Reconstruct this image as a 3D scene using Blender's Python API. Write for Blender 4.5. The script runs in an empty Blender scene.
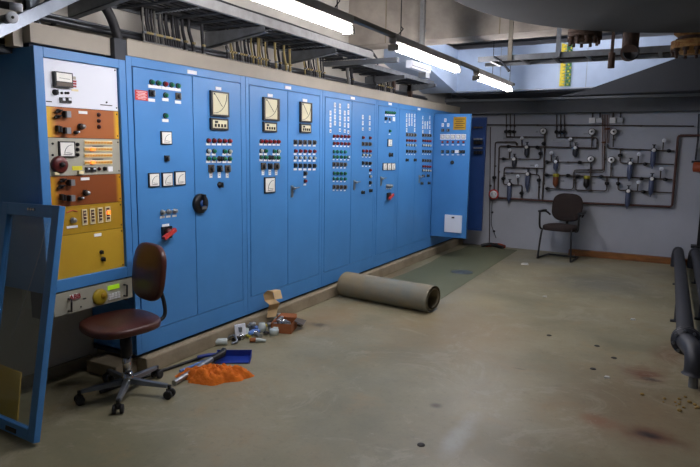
import bpy, math, random
from mathutils import Vector as V, Matrix
random.seed(7)
SC = bpy.context.scene
COL = SC.collection
PI = math.pi
# ------------------------------------------------------------------ camera
F = 590.; HC = 1.57
yaw, pit, rol = [math.radians(a) for a in (-28.95, -8.22, .83)]
fw = V((math.sin(yaw)*math.cos(pit), math.cos(yaw)*math.cos(pit), math.sin(pit)))
r0 = V((math.cos(yaw), -math.sin(yaw), 0)); u0 = r0.cross(fw)
rt = r0*math.cos(rol)+u0*math.sin(rol); up = -r0*math.sin(rol)+u0*math.cos(rol)
CAM = V((0, 0, HC))
def ray(x, y): return fw+rt*((x-350)/F)-up*((y-233.5)/F)
def oX(x, y, X): d = ray(x, y); return CAM+d*(X/d.x)
def oY(x, y, Y): d = ray(x, y); return CAM+d*(Y/d.y)
def oZ(x, y, Z): d = ray(x, y); return CAM+d*((Z-HC)/d.z)
cd = bpy.data.cameras.new('camera'); cam = bpy.data.objects.new('camera', cd); COL.objects.link(cam)
cd.sensor_width = 36; cd.lens = F*36/700; cd.clip_start = .05
m = Matrix((rt, up, -fw)).transposed().to_4x4(); m.translation = CAM; cam.matrix_world = m
SC.camera = cam
SC.view_settings.view_transform = 'Standard'; SC.view_settings.look = 'None'
SC.view_settings.gamma = 1; SC.view_settings.use_curve_mapping = False
SC.view_settings.exposure = 0.36

# ------------------------------------------------------------------ materials
def lin(c):
    return tuple((v/255/12.92 if v/255 <= .04045 else ((v/255+.055)/1.055)**2.4) for v in c)+(1,)
def mat(name, c, rough=.5, metal=0, spot=None, amount=.0, scale=6, bump=0, bscale=60, emit=0, trans=0, spec=.5, stretch=None, alpha=1, coat=0):
    """procedural material: base colour with a noise-driven second colour"""
    mt = bpy.data.materials.new(name); mt.use_nodes = True
    nt = mt.node_tree; b = nt.nodes['Principled BSDF']
    b.inputs['Base Color'].default_value = lin(c); b.inputs['Roughness'].default_value = rough
    b.inputs['Metallic'].default_value = metal; b.inputs['Specular IOR Level'].default_value = spec
    b.inputs['Coat Weight'].default_value = coat
    if trans: b.inputs['Transmission Weight'].default_value = trans
    if alpha < 1: b.inputs['Alpha'].default_value = alpha
    tc = nt.nodes.new('ShaderNodeNewGeometry')
    vec = tc.outputs['Position']
    if stretch:
        mp = nt.nodes.new('ShaderNodeMapping'); mp.inputs['Scale'].default_value = stretch
        nt.links.new(vec, mp.inputs['Vector']); vec = mp.outputs['Vector']
    n = nt.nodes.new('ShaderNodeTexNoise'); n.inputs['Scale'].default_value = scale; n.inputs['Detail'].default_value = 8
    n.inputs['Roughness'].default_value = .6
    nt.links.new(vec, n.inputs['Vector'])
    if spot is None: spot = tuple(v*.85 for v in c); amount = amount or .5
    rp = nt.nodes.new('ShaderNodeValToRGB')
    rp.color_ramp.elements[0].position = .35; rp.color_ramp.elements[1].position = .72
    mix = nt.nodes.new('ShaderNodeMix'); mix.data_type = 'RGBA'
    mm = nt.nodes.new('ShaderNodeMath'); mm.operation = 'MULTIPLY'; mm.inputs[1].default_value = amount
    nt.links.new(n.outputs['Fac'], rp.inputs['Fac']); nt.links.new(rp.outputs['Color'], mm.inputs[0])
    nt.links.new(mm.outputs[0], mix.inputs['Factor'])
    mix.inputs['A'].default_value = lin(c); mix.inputs['B'].default_value = lin(spot)
    nt.links.new(mix.outputs['Result'], b.inputs['Base Color'])
    if bump:
        n2 = nt.nodes.new('ShaderNodeTexNoise'); n2.inputs['Scale'].default_value = bscale; n2.inputs['Detail'].default_value = 5
        nt.links.new(vec, n2.inputs['Vector'])
        bp = nt.nodes.new('ShaderNodeBump'); bp.inputs['Strength'].default_value = bump; bp.inputs['Distance'].default_value = .01
        nt.links.new(n2.outputs['Fac'], bp.inputs['Height']); nt.links.new(bp.outputs['Normal'], b.inputs['Normal'])
    if emit:
        b.inputs['Emission Color'].default_value = lin(c); b.inputs['Emission Strength'].default_value = emit
    return mt
M = {}
def dm(k, *a, **kw): M[k] = mat(k, *a, **kw)
dm('blue', (72, 136, 198), .42, spot=(62, 122, 182), amount=.6, scale=2.5, bump=.04, bscale=220)
dm('blue_dark', (30, 80, 150), .5)
dm('blue_shaded', (24, 62, 122), .5)  # cabinet blue with the shade on the far open door put in
dm('gap', (14, 26, 48), .8)
dm('black', (22, 22, 24), .45)
dm('rubber', (28, 28, 30), .75)
dm('cable', (34, 34, 37), .6)
dm('cable_grey', (120, 118, 112), .6)
dm('cable_tan', (168, 150, 96), .6)
dm('white', (232, 236, 244), .5, spot=(216, 220, 228))
dm('label', (250, 250, 250), .6)
dm('dial', (246, 245, 236), .55)
dm('dial_yellow', (222, 216, 180), .5)
dm('ink', (40, 38, 36), .7)
dm('red', (150, 18, 24), .3)
dm('red_sign', (205, 62, 58), .5)
dm('dark_red', (88, 26, 22), .4)
dm('green', (20, 120, 80), .3)
dm('teal', (30, 140, 128), .3)
dm('clear_lens', (205, 205, 192), .3)
dm('brown_switch', (88, 76, 62), .5)
dm('silver', (170, 172, 172), .35, metal=.8)
dm('chrome', (205, 205, 208), .15, metal=1)
dm('steel', (130, 135, 140), .4, metal=.7)
dm('galv', (168, 178, 190), .38, metal=.35, spot=(140, 150, 164), amount=.7, scale=9, bump=.03)
dm('duct', (186, 204, 228), .5, metal=.0, spot=(160, 180, 208), amount=.7, scale=3)
dm('rail', (158, 158, 156), .5, metal=.2, spot=(128, 126, 122), amount=.8, scale=10)
dm('conduit', (84, 86, 90), .28, metal=.7)
dm('tray', (128, 132, 136), .5, metal=.4, spot=(96, 98, 100), amount=.8, scale=12)
dm('tray_dark', (54, 58, 64), .6, metal=.2)
dm('trunk', (176, 168, 152), .6, spot=(150, 142, 128), amount=.6, scale=3)
dm('wall_light', (206, 200, 188), .85, spot=(184, 178, 166), amount=.6, scale=1.6, bump=.15, bscale=40)
dm('wall_grey', (180, 184, 192), .85, spot=(162, 166, 174), amount=.6, scale=1.3, bump=.15, bscale=40)
dm('beam', (178, 168, 154), .9, spot=(128, 120, 112), amount=.8, scale=3.2, bump=.4, bscale=25)
dm('ceiling', (160, 168, 178), .9, spot=(120, 126, 134), amount=.8, scale=1.5, bump=.2)
dm('tank', (46, 47, 44), .85, spot=(38, 38, 36), amount=.7, scale=3)
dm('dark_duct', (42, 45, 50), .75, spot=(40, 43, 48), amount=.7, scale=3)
dm('grey_beam', (98, 100, 102), .7, spot=(78, 80, 84), amount=.6, scale=4)
dm('plinth', (152, 140, 116), .85, spot=(116, 102, 80), amount=.9, scale=3.5, bump=.3, bscale=35)
dm('orange_panel', (172, 92, 34), .45, spot=(158, 82, 30), amount=.5, scale=5)
dm('yellow_edge', (216, 164, 24), .45)
dm('olive', (178, 140, 30), .45, spot=(166, 124, 26), amount=.6, scale=3)
dm('yellow_blank', (196, 158, 44), .45, spot=(180, 138, 34), amount=.6, scale=3)
dm('gray_panel', (172, 170, 154), .5)
dm('unit_grey', (172, 170, 152), .5)
dm('cream_cell', (240, 226, 178), .5)
dm('amber', (232, 160, 44), .4)
dm('lit', (255, 120, 40), .4, emit=1.6)
dm('lcd', (170, 220, 40), .4, emit=.25)
dm('knob_yellow', (176, 150, 34), .4)
dm('sticker', (224, 212, 50), .5)
dm('leather', (78, 38, 28), .36, spot=(48, 24, 18), amount=.8, scale=7, bump=.15, bscale=120)
dm('leather_edge', (44, 26, 22), .5)
dm('fabric_dark', (46, 34, 30), .9, spot=(34, 26, 24), amount=.6, scale=30, bump=.3, bscale=300)
dm('mat_top', (104, 106, 80), .7, spot=(84, 90, 66), amount=.9, scale=1.6, bump=.1, stretch=(1, .3, 1))
dm('mat_under', (142, 126, 94), .8, spot=(112, 120, 116), amount=.9, scale=2.6, bump=.15)
dm('wood', (150, 96, 44), .7, spot=(84, 52, 28), amount=.9, scale=5, stretch=(.8, 4, 4))
dm('card', (190, 150, 100), .8, spot=(168, 128, 82), amount=.6, scale=12)
dm('card_tan', (216, 184, 134), .8)
dm('box_brown', (150, 88, 46), .75)
dm('rag', (224, 118, 26), .95, spot=(196, 92, 20), amount=.8, scale=24, bump=.8, bscale=50)
dm('dustpan', (26, 52, 140), .4)
dm('plastic_blue', (90, 130, 200), .3)
dm('plastic_clear', (190, 200, 196), .2, spot=(150, 166, 160))
dm('pipe_black', (44, 46, 52), .5, spot=(34, 36, 40))
dm('pipe_red', (92, 58, 50), .6, spot=(66, 40, 36), amount=.8)
dm('pipe_thin', (78, 68, 62), .55, metal=.3)
dm('pipe_copper', (104, 62, 36), .5, metal=.4)
dm('bowl_blue', (74, 84, 112), .4)
dm('bowl_dark', (46, 50, 60), .4)
dm('bowl_amber', (124, 66, 30), .35)
dm('brass', (190, 180, 60), .45, metal=.3)
dm('grey_metal', (150, 154, 158), .4, metal=.4)
dm('rust', (140, 88, 46), .8, spot=(196, 160, 96), amount=.9, scale=22, bump=.5)
dm('rust_dark', (84, 62, 48), .8, spot=(50, 42, 38), amount=.9, scale=22, bump=.5)
dm('orange_box', (160, 72, 34), .5)
dm('yellow_hose', (196, 164, 32), .5)
dm('strap_green', (44, 110, 60), .6)
dm('strap_yellow', (226, 206, 60), .6)
dm('glove', (170, 70, 40), .9, spot=(90, 40, 30), amount=.8, scale=30)
dm('paper', (214, 214, 208), .8)
dm('crumb', (150, 124, 70), .9, spot=(150, 120, 60), amount=.9, scale=60)
dm('puddle', (84, 92, 92), .35)
dm('lamp_body', (172, 166, 156), .5, spot=(128, 124, 116), amount=.6)
dm('lamp_channel', (112, 106, 92), .55)
M['tube'] = mat('tube', (250, 246, 252), .4, emit=1)
TUBE_E = 86
M['tube'].node_tree.nodes['Principled BSDF'].inputs['Emission Strength'].default_value = TUBE_E
# glass sheet of the detached rack door: clear, a bit dusty
g = bpy.data.materials.new('door_glass'); g.use_nodes = True; nt = g.node_tree
for n in list(nt.nodes):
    if n.type == 'BSDF_PRINCIPLED': nt.nodes.remove(n)
out = [n for n in nt.nodes if n.type == 'OUTPUT_MATERIAL'][0]
tr = nt.nodes.new('ShaderNodeBsdfTransparent'); tr.inputs['Color'].default_value = (.82, .86, .86, 1)
gl = nt.nodes.new('ShaderNodeBsdfGlossy'); gl.inputs['Roughness'].default_value = .05
df = nt.nodes.new('ShaderNodeBsdfDiffuse'); df.inputs['Color'].default_value = (.35, .36, .34, 1)
m1 = nt.nodes.new('ShaderNodeMixShader'); m2 = nt.nodes.new('ShaderNodeMixShader')
m1.inputs[0].default_value = .07; m2.inputs[0].default_value = .06
nt.links.new(tr.outputs[0], m1.inputs[1]); nt.links.new(gl.outputs[0], m1.inputs[2])
nt.links.new(m1.outputs[0], m2.inputs[1]); nt.links.new(df.outputs[0], m2.inputs[2]); nt.links.new(m2.outputs[0], out.inputs[0])
M['glass'] = g
# floor: greenish grey worn concrete, ochre traffic stains, rust spots, pale paint splashes, one painted-in reflection streak
def floor_mat():
    mt = bpy.data.materials.new('concrete_floor'); mt.use_nodes = True; nt = mt.node_tree
    b = nt.nodes['Principled BSDF']; geo = nt.nodes.new('ShaderNodeNewGeometry'); L = nt.links.new
    def noise(s, d=8, r=.6, dist=0):
        n = nt.nodes.new('ShaderNodeTexNoise'); n.inputs['Scale'].default_value = s; n.inputs['Detail'].default_value = d
        n.inputs['Roughness'].default_value = r; n.inputs['Distortion'].default_value = dist
        L(geo.outputs['Position'], n.inputs['Vector']); return n.outputs['Fac']
    def ramp(src, a, c):
        r = nt.nodes.new('ShaderNodeMapRange'); r.inputs['From Min'].default_value = a; r.inputs['From Max'].default_value = c
        r.interpolation_type = 'SMOOTHSTEP'; L(src, r.inputs['Value']); return r.outputs['Result']
    def mul(a, c):
        k = nt.nodes.new('ShaderNodeMath'); k.operation = 'MULTIPLY'
        L(a, k.inputs[0])
        if isinstance(c, float): k.inputs[1].default_value = c
        else: L(c, k.inputs[1])
        return k.outputs[0]
    def mix(fac, a, c):
        k = nt.nodes.new('ShaderNodeMix'); k.data_type = 'RGBA'; L(fac, k.inputs['Factor'])
        if isinstance(a, tuple): k.inputs['A'].default_value = lin(a)
        else: L(a, k.inputs['A'])
        k.inputs['B'].default_value = lin(c); return k.outputs['Result']
    def spot(x, y, rx, ry, soft=1.0):
        s = nt.nodes.new('ShaderNodeVectorMath'); s.operation = 'SUBTRACT'; L(geo.outputs['Position'], s.inputs[0]); s.inputs[1].default_value = (x, y, 0)
        d = nt.nodes.new('ShaderNodeVectorMath'); d.operation = 'DIVIDE'; L(s.outputs[0], d.inputs[0]); d.inputs[1].default_value = (rx, ry, 1)
        l = nt.nodes.new('ShaderNodeVectorMath'); l.operation = 'LENGTH'; L(d.outputs[0], l.inputs[0])
        a = nt.nodes.new('ShaderNodeMath'); a.operation = 'ADD'; L(l.outputs['Value'], a.inputs[0])
        w = mul(noise(5, 6), 1.0); L(w, a.inputs[1])
        return ramp(a.outputs[0], 1.5, .5)
    c = mix(ramp(noise(.9), .35, .7), (146, 138, 110), (117, 114, 90))
    c = mix(mul(ramp(noise(2.7, 8, .7, .4), .5, .75), .7), c, (146, 126, 90))
    c = mix(mul(ramp(noise(11, 6, .7), .55, .8), .5), c, (84, 78, 62))
    for (x, y, rx, ry, col, k) in ((-.1, 3.9, .9, 1.3, (118, 88, 52), .5), (-1.6, 4.8, 1.1, 1.4, (134, 112, 74), .55), (-.1, 4.55, .22, .2, (104, 52, 22), .95),
            (0, 3.55, .2, .16, (96, 48, 22), .95), (-.02, 3.55, .1, .06, (30, 20, 14), 1.), (-.06, 4.48, .1, .05, (34, 20, 14), 1.), (-.28, 3.6, .16, .14, (130, 74, 36), .7),
            (-2.75, 4.6, .4, .8, (150, 120, 76), .6), (-3.0, 6.3, .22, 1.4, (112, 92, 62), .8), (-.6, 2.9, 1.2, .5, (116, 106, 80), .5), (-.95, 3.0, .1, .4, (166, 168, 160), .6), (-2.7, 4.35, .13, .09, (58, 50, 38), .8), (-1.35, 8.6, .8, .35, (140, 142, 136), .5),  # the narrow pale streak here is a floor reflection put into the colour
            (-.8, 7.5, .9, .9, (104, 106, 98), .7), (-1.7, 5.9, .5, .5, (158, 146, 112), .5), (.05, 5.1, .2, .5, (112, 70, 40), .6), (-.9, 4.2, .07, .02, (60, 52, 42), .6), (-1.2, 3.3, .05, .05, (60, 40, 26), .8)):
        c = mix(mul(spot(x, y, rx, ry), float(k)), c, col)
    c = mix(mul(ramp(noise(3.1, 10, .75), .66, .7), .5), c, (154, 152, 138))
    c = mix(mul(ramp(noise(26, 10, .8), .5, .7), .35), c, (92, 84, 66))
    c = mix(mul(ramp(noise(1.6, 12, .8, 1.2), .52, .6), .3), c, (168, 160, 140))
    L(c, b.inputs['Base Color'])
    rr = nt.nodes.new('ShaderNodeMapRange'); L(noise(2.2), rr.inputs['Value']); rr.inputs['To Min'].default_value = .28; rr.inputs['To Max'].default_value = .6
    L(rr.outputs[0], b.inputs['Roughness']); b.inputs['Specular IOR Level'].default_value = .45
    bp = nt.nodes.new('ShaderNodeBump'); bp.inputs['Strength'].default_value = .12; bp.inputs['Distance'].default_value = .01
    L(noise(30), bp.inputs['Height']); L(bp.outputs[0], b.inputs['Normal'])
    return mt
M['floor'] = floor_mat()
# orange rack panels: yellow towards both ends
def panel_mat(name, y0, y1, mid, edge, w):
    mt = bpy.data.materials.new(name); mt.use_nodes = True; nt = mt.node_tree; b = nt.nodes['Principled BSDF']
    geo = nt.nodes.new('ShaderNodeNewGeometry'); sp = nt.nodes.new('ShaderNodeSeparateXYZ'); nt.links.new(geo.outputs['Position'], sp.inputs[0])
    mr = nt.nodes.new('ShaderNodeMapRange'); mr.inputs['From Min'].default_value = y0; mr.inputs['From Max'].default_value = y1
    nt.links.new(sp.outputs['Y'], mr.inputs['Value'])
    rp = nt.nodes.new('ShaderNodeValToRGB'); e = rp.color_ramp.elements
    e[0].position = 0; e[0].color = lin(edge); e[1].position = 1; e[1].color = lin(edge)
    for p, c in ((w*.6, edge), (w, tuple((a+b_)/2 for a, b_ in zip(mid, edge))), (w*1.5, mid), (1-w*1.2, mid), (1-w*.7, edge)):
        k = e.new(p); k.color = lin(c)
    nt.links.new(mr.outputs[0], rp.inputs['Fac']); nt.links.new(rp.outputs[0], b.inputs['Base Color']); b.inputs['Roughness'].default_value = .45
    return mt
M['orange_panel'] = panel_mat('orange_panel_faded', 2.13, 2.66, (166, 94, 42), (222, 172, 40), .1)
M['orange_panel_dark'] = panel_mat('orange_panel_brown', 2.13, 2.66, (130, 66, 22), (196, 140, 22), .1)

# ------------------------------------------------------------------ mesh builder
class MB:
    def __init__(s): s.v = []; s.f = []; s.m = []; s.sm = []; s.mats = []
    def mi(s, k):
        if k not in s.mats: s.mats.append(k)
        return s.mats.index(k)
    def add(s, vs, fs, k, smooth=False, T=None):
        o = len(s.v); s.v += [T @ V(p) if T else V(p) for p in vs]
        i = s.mi(k)
        for f in fs: s.f.append([a+o for a in f]); s.m.append(i); s.sm.append(smooth)
        return s
    def box(s, a, b, k, T=None):
        (x0, x1), (y0, y1), (z0, z1) = [sorted(p) for p in zip(a, b)]
        vs = [(x0, y0, z0), (x1, y0, z0), (x1, y1, z0), (x0, y1, z0), (x0, y0, z1), (x1, y0, z1), (x1, y1, z1), (x0, y1, z1)]
        return s.add(vs, [(0, 3, 2, 1), (4, 5, 6, 7), (0, 1, 5, 4), (1, 2, 6, 5), (2, 3, 7, 6), (3, 0, 4, 7)], k, False, T)
    def cbox(s, c, d, k, T=None):
        return s.box([c[i]-d[i]/2 for i in range(3)], [c[i]+d[i]/2 for i in range(3)], k, T)
    def tube(s, pts, r, k, n=10, caps=True, T=None, smooth=True):
        pts = [V(p) for p in pts]; rs = r if isinstance(r, (list, tuple)) else [r]*len(pts)
        rings = []; prev = None
        for i, p in enumerate(pts):
            t = (pts[min(i+1, len(pts)-1)]-pts[max(i-1, 0)])
            if t.length < 1e-9: t = V((0, 0, 1))
            t.normalize()
            if prev is None: a = t.orthogonal().normalized()
            else:
                a = prev-t*prev.dot(t)
                a = a.normalized() if a.length > 1e-6 else t.orthogonal().normalized()
            prev = a; b = t.cross(a)
            rings.append([p+(a*math.cos(2*PI*j/n)+b*math.sin(2*PI*j/n))*rs[i] for j in range(n)])
        vs = [q for R in rings for q in R]; fs = []
        for i in range(len(pts)-1):
            for j in range(n):
                fs.append((i*n+j, i*n+(j+1) % n, (i+1)*n+(j+1) % n, (i+1)*n+j))
        s.add(vs, fs, k, smooth, T)
        if caps:
            s.add(rings[0], [tuple(range(n-1, -1, -1))], k, False, T); s.add(rings[-1], [tuple(range(n))], k, False, T)
        return s
    def cyl(s, a, b, r, k, n=16, T=None): return s.tube([a, b], r, k, n, True, T)
    def lathe(s, o, ax, prof, k, n=20, T=None, smooth=True):
        """prof: (distance along axis, radius)"""
        o = V(o); ax = V(ax).normalized(); a = ax.orthogonal().normalized(); b = ax.cross(a)
        vs = [o+ax*h+(a*math.cos(2*PI*j/n)+b*math.sin(2*PI*j/n))*max(r, 1e-4) for h, r in prof for j in range(n)]
        fs = [(i*n+j, i*n+(j+1) % n, (i+1)*n+(j+1) % n, (i+1)*n+j) for i in range(len(prof)-1) for j in range(n)]
        fs += [tuple(range(n-1, -1, -1)), tuple(range((len(prof)-1)*n, len(prof)*n))]
        return s.add(vs, fs, k, smooth, T)
    def prism(s, poly, d, k, T=None):
        n = len(poly); d = V(d)
        vs = [V(p) for p in poly]+[V(p)+d for p in poly]
        fs = [tuple(range(n-1, -1, -1)), tuple(range(n, 2*n))]+[(i, (i+1) % n, (i+1) % n+n, i+n) for i in range(n)]
        return s.add(vs, fs, k, False, T)
    def grid(s, fn, nu, nv, k, smooth=True, T=None):
        vs = [fn(i/nu, j/nv) for i in range(nu+1) for j in range(nv+1)]
        fs = [(i*(nv+1)+j, (i+1)*(nv+1)+j, (i+1)*(nv+1)+j+1, i*(nv+1)+j+1) for i in range(nu) for j in range(nv)]
        return s.add(vs, fs, k, smooth, T)
    def mesh(s, name, origin=(0, 0, 0)):
        o = V(origin); me = bpy.data.meshes.new(name)
        me.from_pydata([tuple(p-o) for p in s.v], [], s.f)
        for k in s.mats: me.materials.append(M[k])
        me.polygons.foreach_set('material_index', s.m); me.polygons.foreach_set('use_smooth', s.sm)
        me.update()
        return me
    def build(s, name, parent=None, origin=None, bevel=0, fix=True):
        o3 = V(origin) if origin is not None else (worldloc(parent) if parent else V((0, 0, 0)))
        me = s.mesh(name, o3)
        if fix:
            import bmesh
            bm = bmesh.new(); bm.from_mesh(me)
            bmesh.ops.recalc_face_normals(bm, faces=bm.faces); bm.to_mesh(me); bm.free()
        o = bpy.data.objects.new(name, me); COL.objects.link(o)
        if parent:
            o.parent = parent; o.location = o3-worldloc(parent)
        else: o.location = o3
        if bevel:
            b = o.modifiers.new('bevel', 'BEVEL'); b.width = bevel; b.segments = 2; b.limit_method = 'ANGLE'; b.angle_limit = .8
        return o
def worldloc(o):
    p = V((0, 0, 0))
    while o: p = p+o.location; o = o.parent
    return p
def thing(name, label, cat, loc, group=None, rz=0):
    o = bpy.data.objects.new(name, None); COL.objects.link(o); o.empty_display_size = .1
    o.location = loc; o.rotation_euler = (0, 0, rz); return tag(o, label, cat, group)
def tag(o, label, cat, group=None):
    o['label'] = label; o['category'] = cat
    if group: o['group'] = group
    return o
def struct(o): o['kind'] = 'structure'; return o
def inst(me, name, parent, loc, rz=0, scale=None):
    o = bpy.data.objects.new(name, me); COL.objects.link(o); o.parent = parent
    o.location = V(loc)-worldloc(parent); o.rotation_euler = (0, 0, rz)
    if scale: o.scale = scale
    return o
def smooth_path(pts, n=6):
    pts = [V(p) for p in pts]; out = []
    P = [pts[0]]+pts+[pts[-1]]
    for i in range(1, len(P)-2):
        for j in range(n):
            t = j/n
            out.append(.5*((2*P[i])+(-P[i-1]+P[i+1])*t+(2*P[i-1]-5*P[i]+4*P[i+1]-P[i+2])*t*t+(-P[i-1]+3*P[i]-3*P[i+1]+P[i+2])*t**3))
    out.append(pts[-1]); return out

# ------------------------------------------------------------------ room
WX = -3.62; BY = 9.6; RX = 3.2; FY = -1.6; CZ = 3.25
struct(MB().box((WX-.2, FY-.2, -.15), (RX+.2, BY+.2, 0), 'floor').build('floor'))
struct(MB().box((WX-.2, FY-.2, CZ), (RX+.2, BY+.2, CZ+.15), 'ceiling').build('ceiling'))
WU = -3.42   # the wall steps forward above the cabinets
struct(MB().prism([(WX-.2, FY-.2, 0), (WX, FY-.2, 0), (WX, FY-.2, 2.16), (WU, FY-.2, 2.16), (WU, FY-.2, CZ), (WX-.2, FY-.2, CZ)], (0, BY+.4-FY, 0), 'wall_light').build('wall_left'))
struct(MB().box((WX-.2, BY, 0), (RX+.2, BY+.2, CZ), 'wall_grey').build('wall_back'))
struct(MB().box((RX, FY, 0), (RX+.2, BY, CZ), 'wall_grey').build('wall_right'))
struct(MB().box((WX-.2, FY-.2, 0), (RX+.2, FY, CZ), 'wall_grey').build('wall_front'))
# concrete kick strip in the recess under the rack
struct(MB().box((WX, 1.0, 0), (WX+.03, 2.68, .07), 'plinth').build('baseboard_left'))
# concrete cross beam, grey band along the back wall, plinth of the cabinets
BMY = 6.08
b = MB().box((WX, BMY, 2.725), (RX, BMY+.35, CZ), 'beam')
for px in (386, 424, 500, 560): # board joints of the shuttering
    x = oY(px, 20, BMY).x; b.box((x-.006, BMY-.004, 2.725), (x+.006, BMY, CZ), 'plinth')
struct(b.build('trim_1', bevel=.01))
b = MB().box((WX, 9.36, 2.14), (RX, BY, 2.33), 'grey_beam').box((WX, 9.30, 2.33), (RX, BY, 2.39), 'grey_metal')
struct(b.build('trim_2', bevel=.008))
b = MB().prism([(-3.105, 2.70, 0), (-3.105, 9.58, 0), (-3.12, 9.58, .112), (-3.12, 2.70, .112)][0:0] or [(WX, 2.74, 0), (-3.10, 2.74, 0), (-3.105, 2.74, .105), (-3.115, 2.74, .113), (WX, 2.74, .113)], (0, 6.84, 0), 'plinth')
b.box((-3.5, 2.56, 0), (-3.2, 2.74, .09), 'plinth')
struct(b.build('trim_3', bevel=.006))

# ------------------------------------------------------------------ control devices (small shared meshes; +x is outward, y along the row)
def proto_lamp(k):
    b = MB().lathe((0, 0, 0), (1, 0, 0), [(0, .019), (.008, .019), (.010, .016)], 'black', 16)
    b.lathe((.008, 0, 0), (1, 0, 0), [(0, .015), (.012, .0145), (.019, .010), (.021, .004)], k, 14); return b.mesh('indicator_lamp')
def proto_switch(k, body='black', w=.04):
    b = MB().cbox((.006, 0, 0), (.012, w, w), body); b.lathe((.012, 0, 0), (1, 0, 0), [(0, w*.36), (.012, w*.33)], k, 14)
    b.cbox((.028, 0, 0), (.012, w*.16, w*.62), 'grey_metal' if k == 'black' else 'black'); return b.mesh('selector_switch')
def proto_knob():
    b = MB().lathe((0, 0, 0), (1, 0, 0), [(0, .022), (.006, .022), (.008, .017), (.026, .015), (.028, .011)], 'black', 16)
    b.cbox((.03, 0, 0), (.012, .009, .036), 'black'); return b.mesh('rotary_knob')
def proto_gknob():
    b = MB().lathe((0, 0, 0), (1, 0, 0), [(0, .022), (.01, .022), (.012, .018), (.03, .017), (.033, .012)], 'silver', 16)
    return b.mesh('rotary_knob')
def proto_button(k):
    b = MB().cbox((.005, 0, 0), (.01, .034, .034), 'black'); b.cbox((.013, 0, .003), (.008, .024, .022), k); return b.mesh('push_button')
PR = {k: proto_lamp(k) for k in ('green', 'red', 'teal', 'clear_lens', 'dark_red')}
PR['sw'] = proto_switch('black'); PR['swb'] = proto_switch('black', 'brown_switch', .046); PR['knob'] = proto_knob(); PR['gknob'] = proto_gknob()
PR['btn'] = proto_button('white'); PR['btnk'] = proto_button('grey_metal')
PR['lab'] = MB().cbox((.0015, 0, 0), (.003, .058, .021), 'label').mesh('label_plate')
PR['labt'] = MB().cbox((.0015, 0, 0), (.003, .034, .034), 'label').cbox((.0035, 0, -.002), (.002, .018, .012), 'brown_switch').mesh('label_plate')
PR['labs'] = MB().cbox((.0015, 0, 0), (.003, .034, .048), 'label').cbox((.0035, 0, .008), (.001, .022, .004), 'ink').cbox((.0035, 0, -.006), (.001, .018, .004), 'ink').mesh('label_plate')
NAME = {'green': 'indicator_lamp', 'red': 'indicator_lamp', 'teal': 'indicator_lamp', 'clear_lens': 'indicator_lamp', 'dark_red': 'indicator_lamp', 'sw': 'selector_switch', 'swb': 'selector_switch',
        'knob': 'rotary_knob', 'gknob': 'rotary_knob', 'btn': 'push_button', 'btnk': 'push_button', 'lab': 'label_plate', 'labt': 'label_plate', 'labs': 'label_plate'}
LAB = {'green': 'green indicator lamp', 'red': 'red indicator lamp', 'teal': 'blue-green indicator lamp', 'clear_lens': 'clear white indicator lamp', 'dark_red': 'dark red indicator lamp'}
CX = -3.15           # face of the cabinet doors
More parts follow.
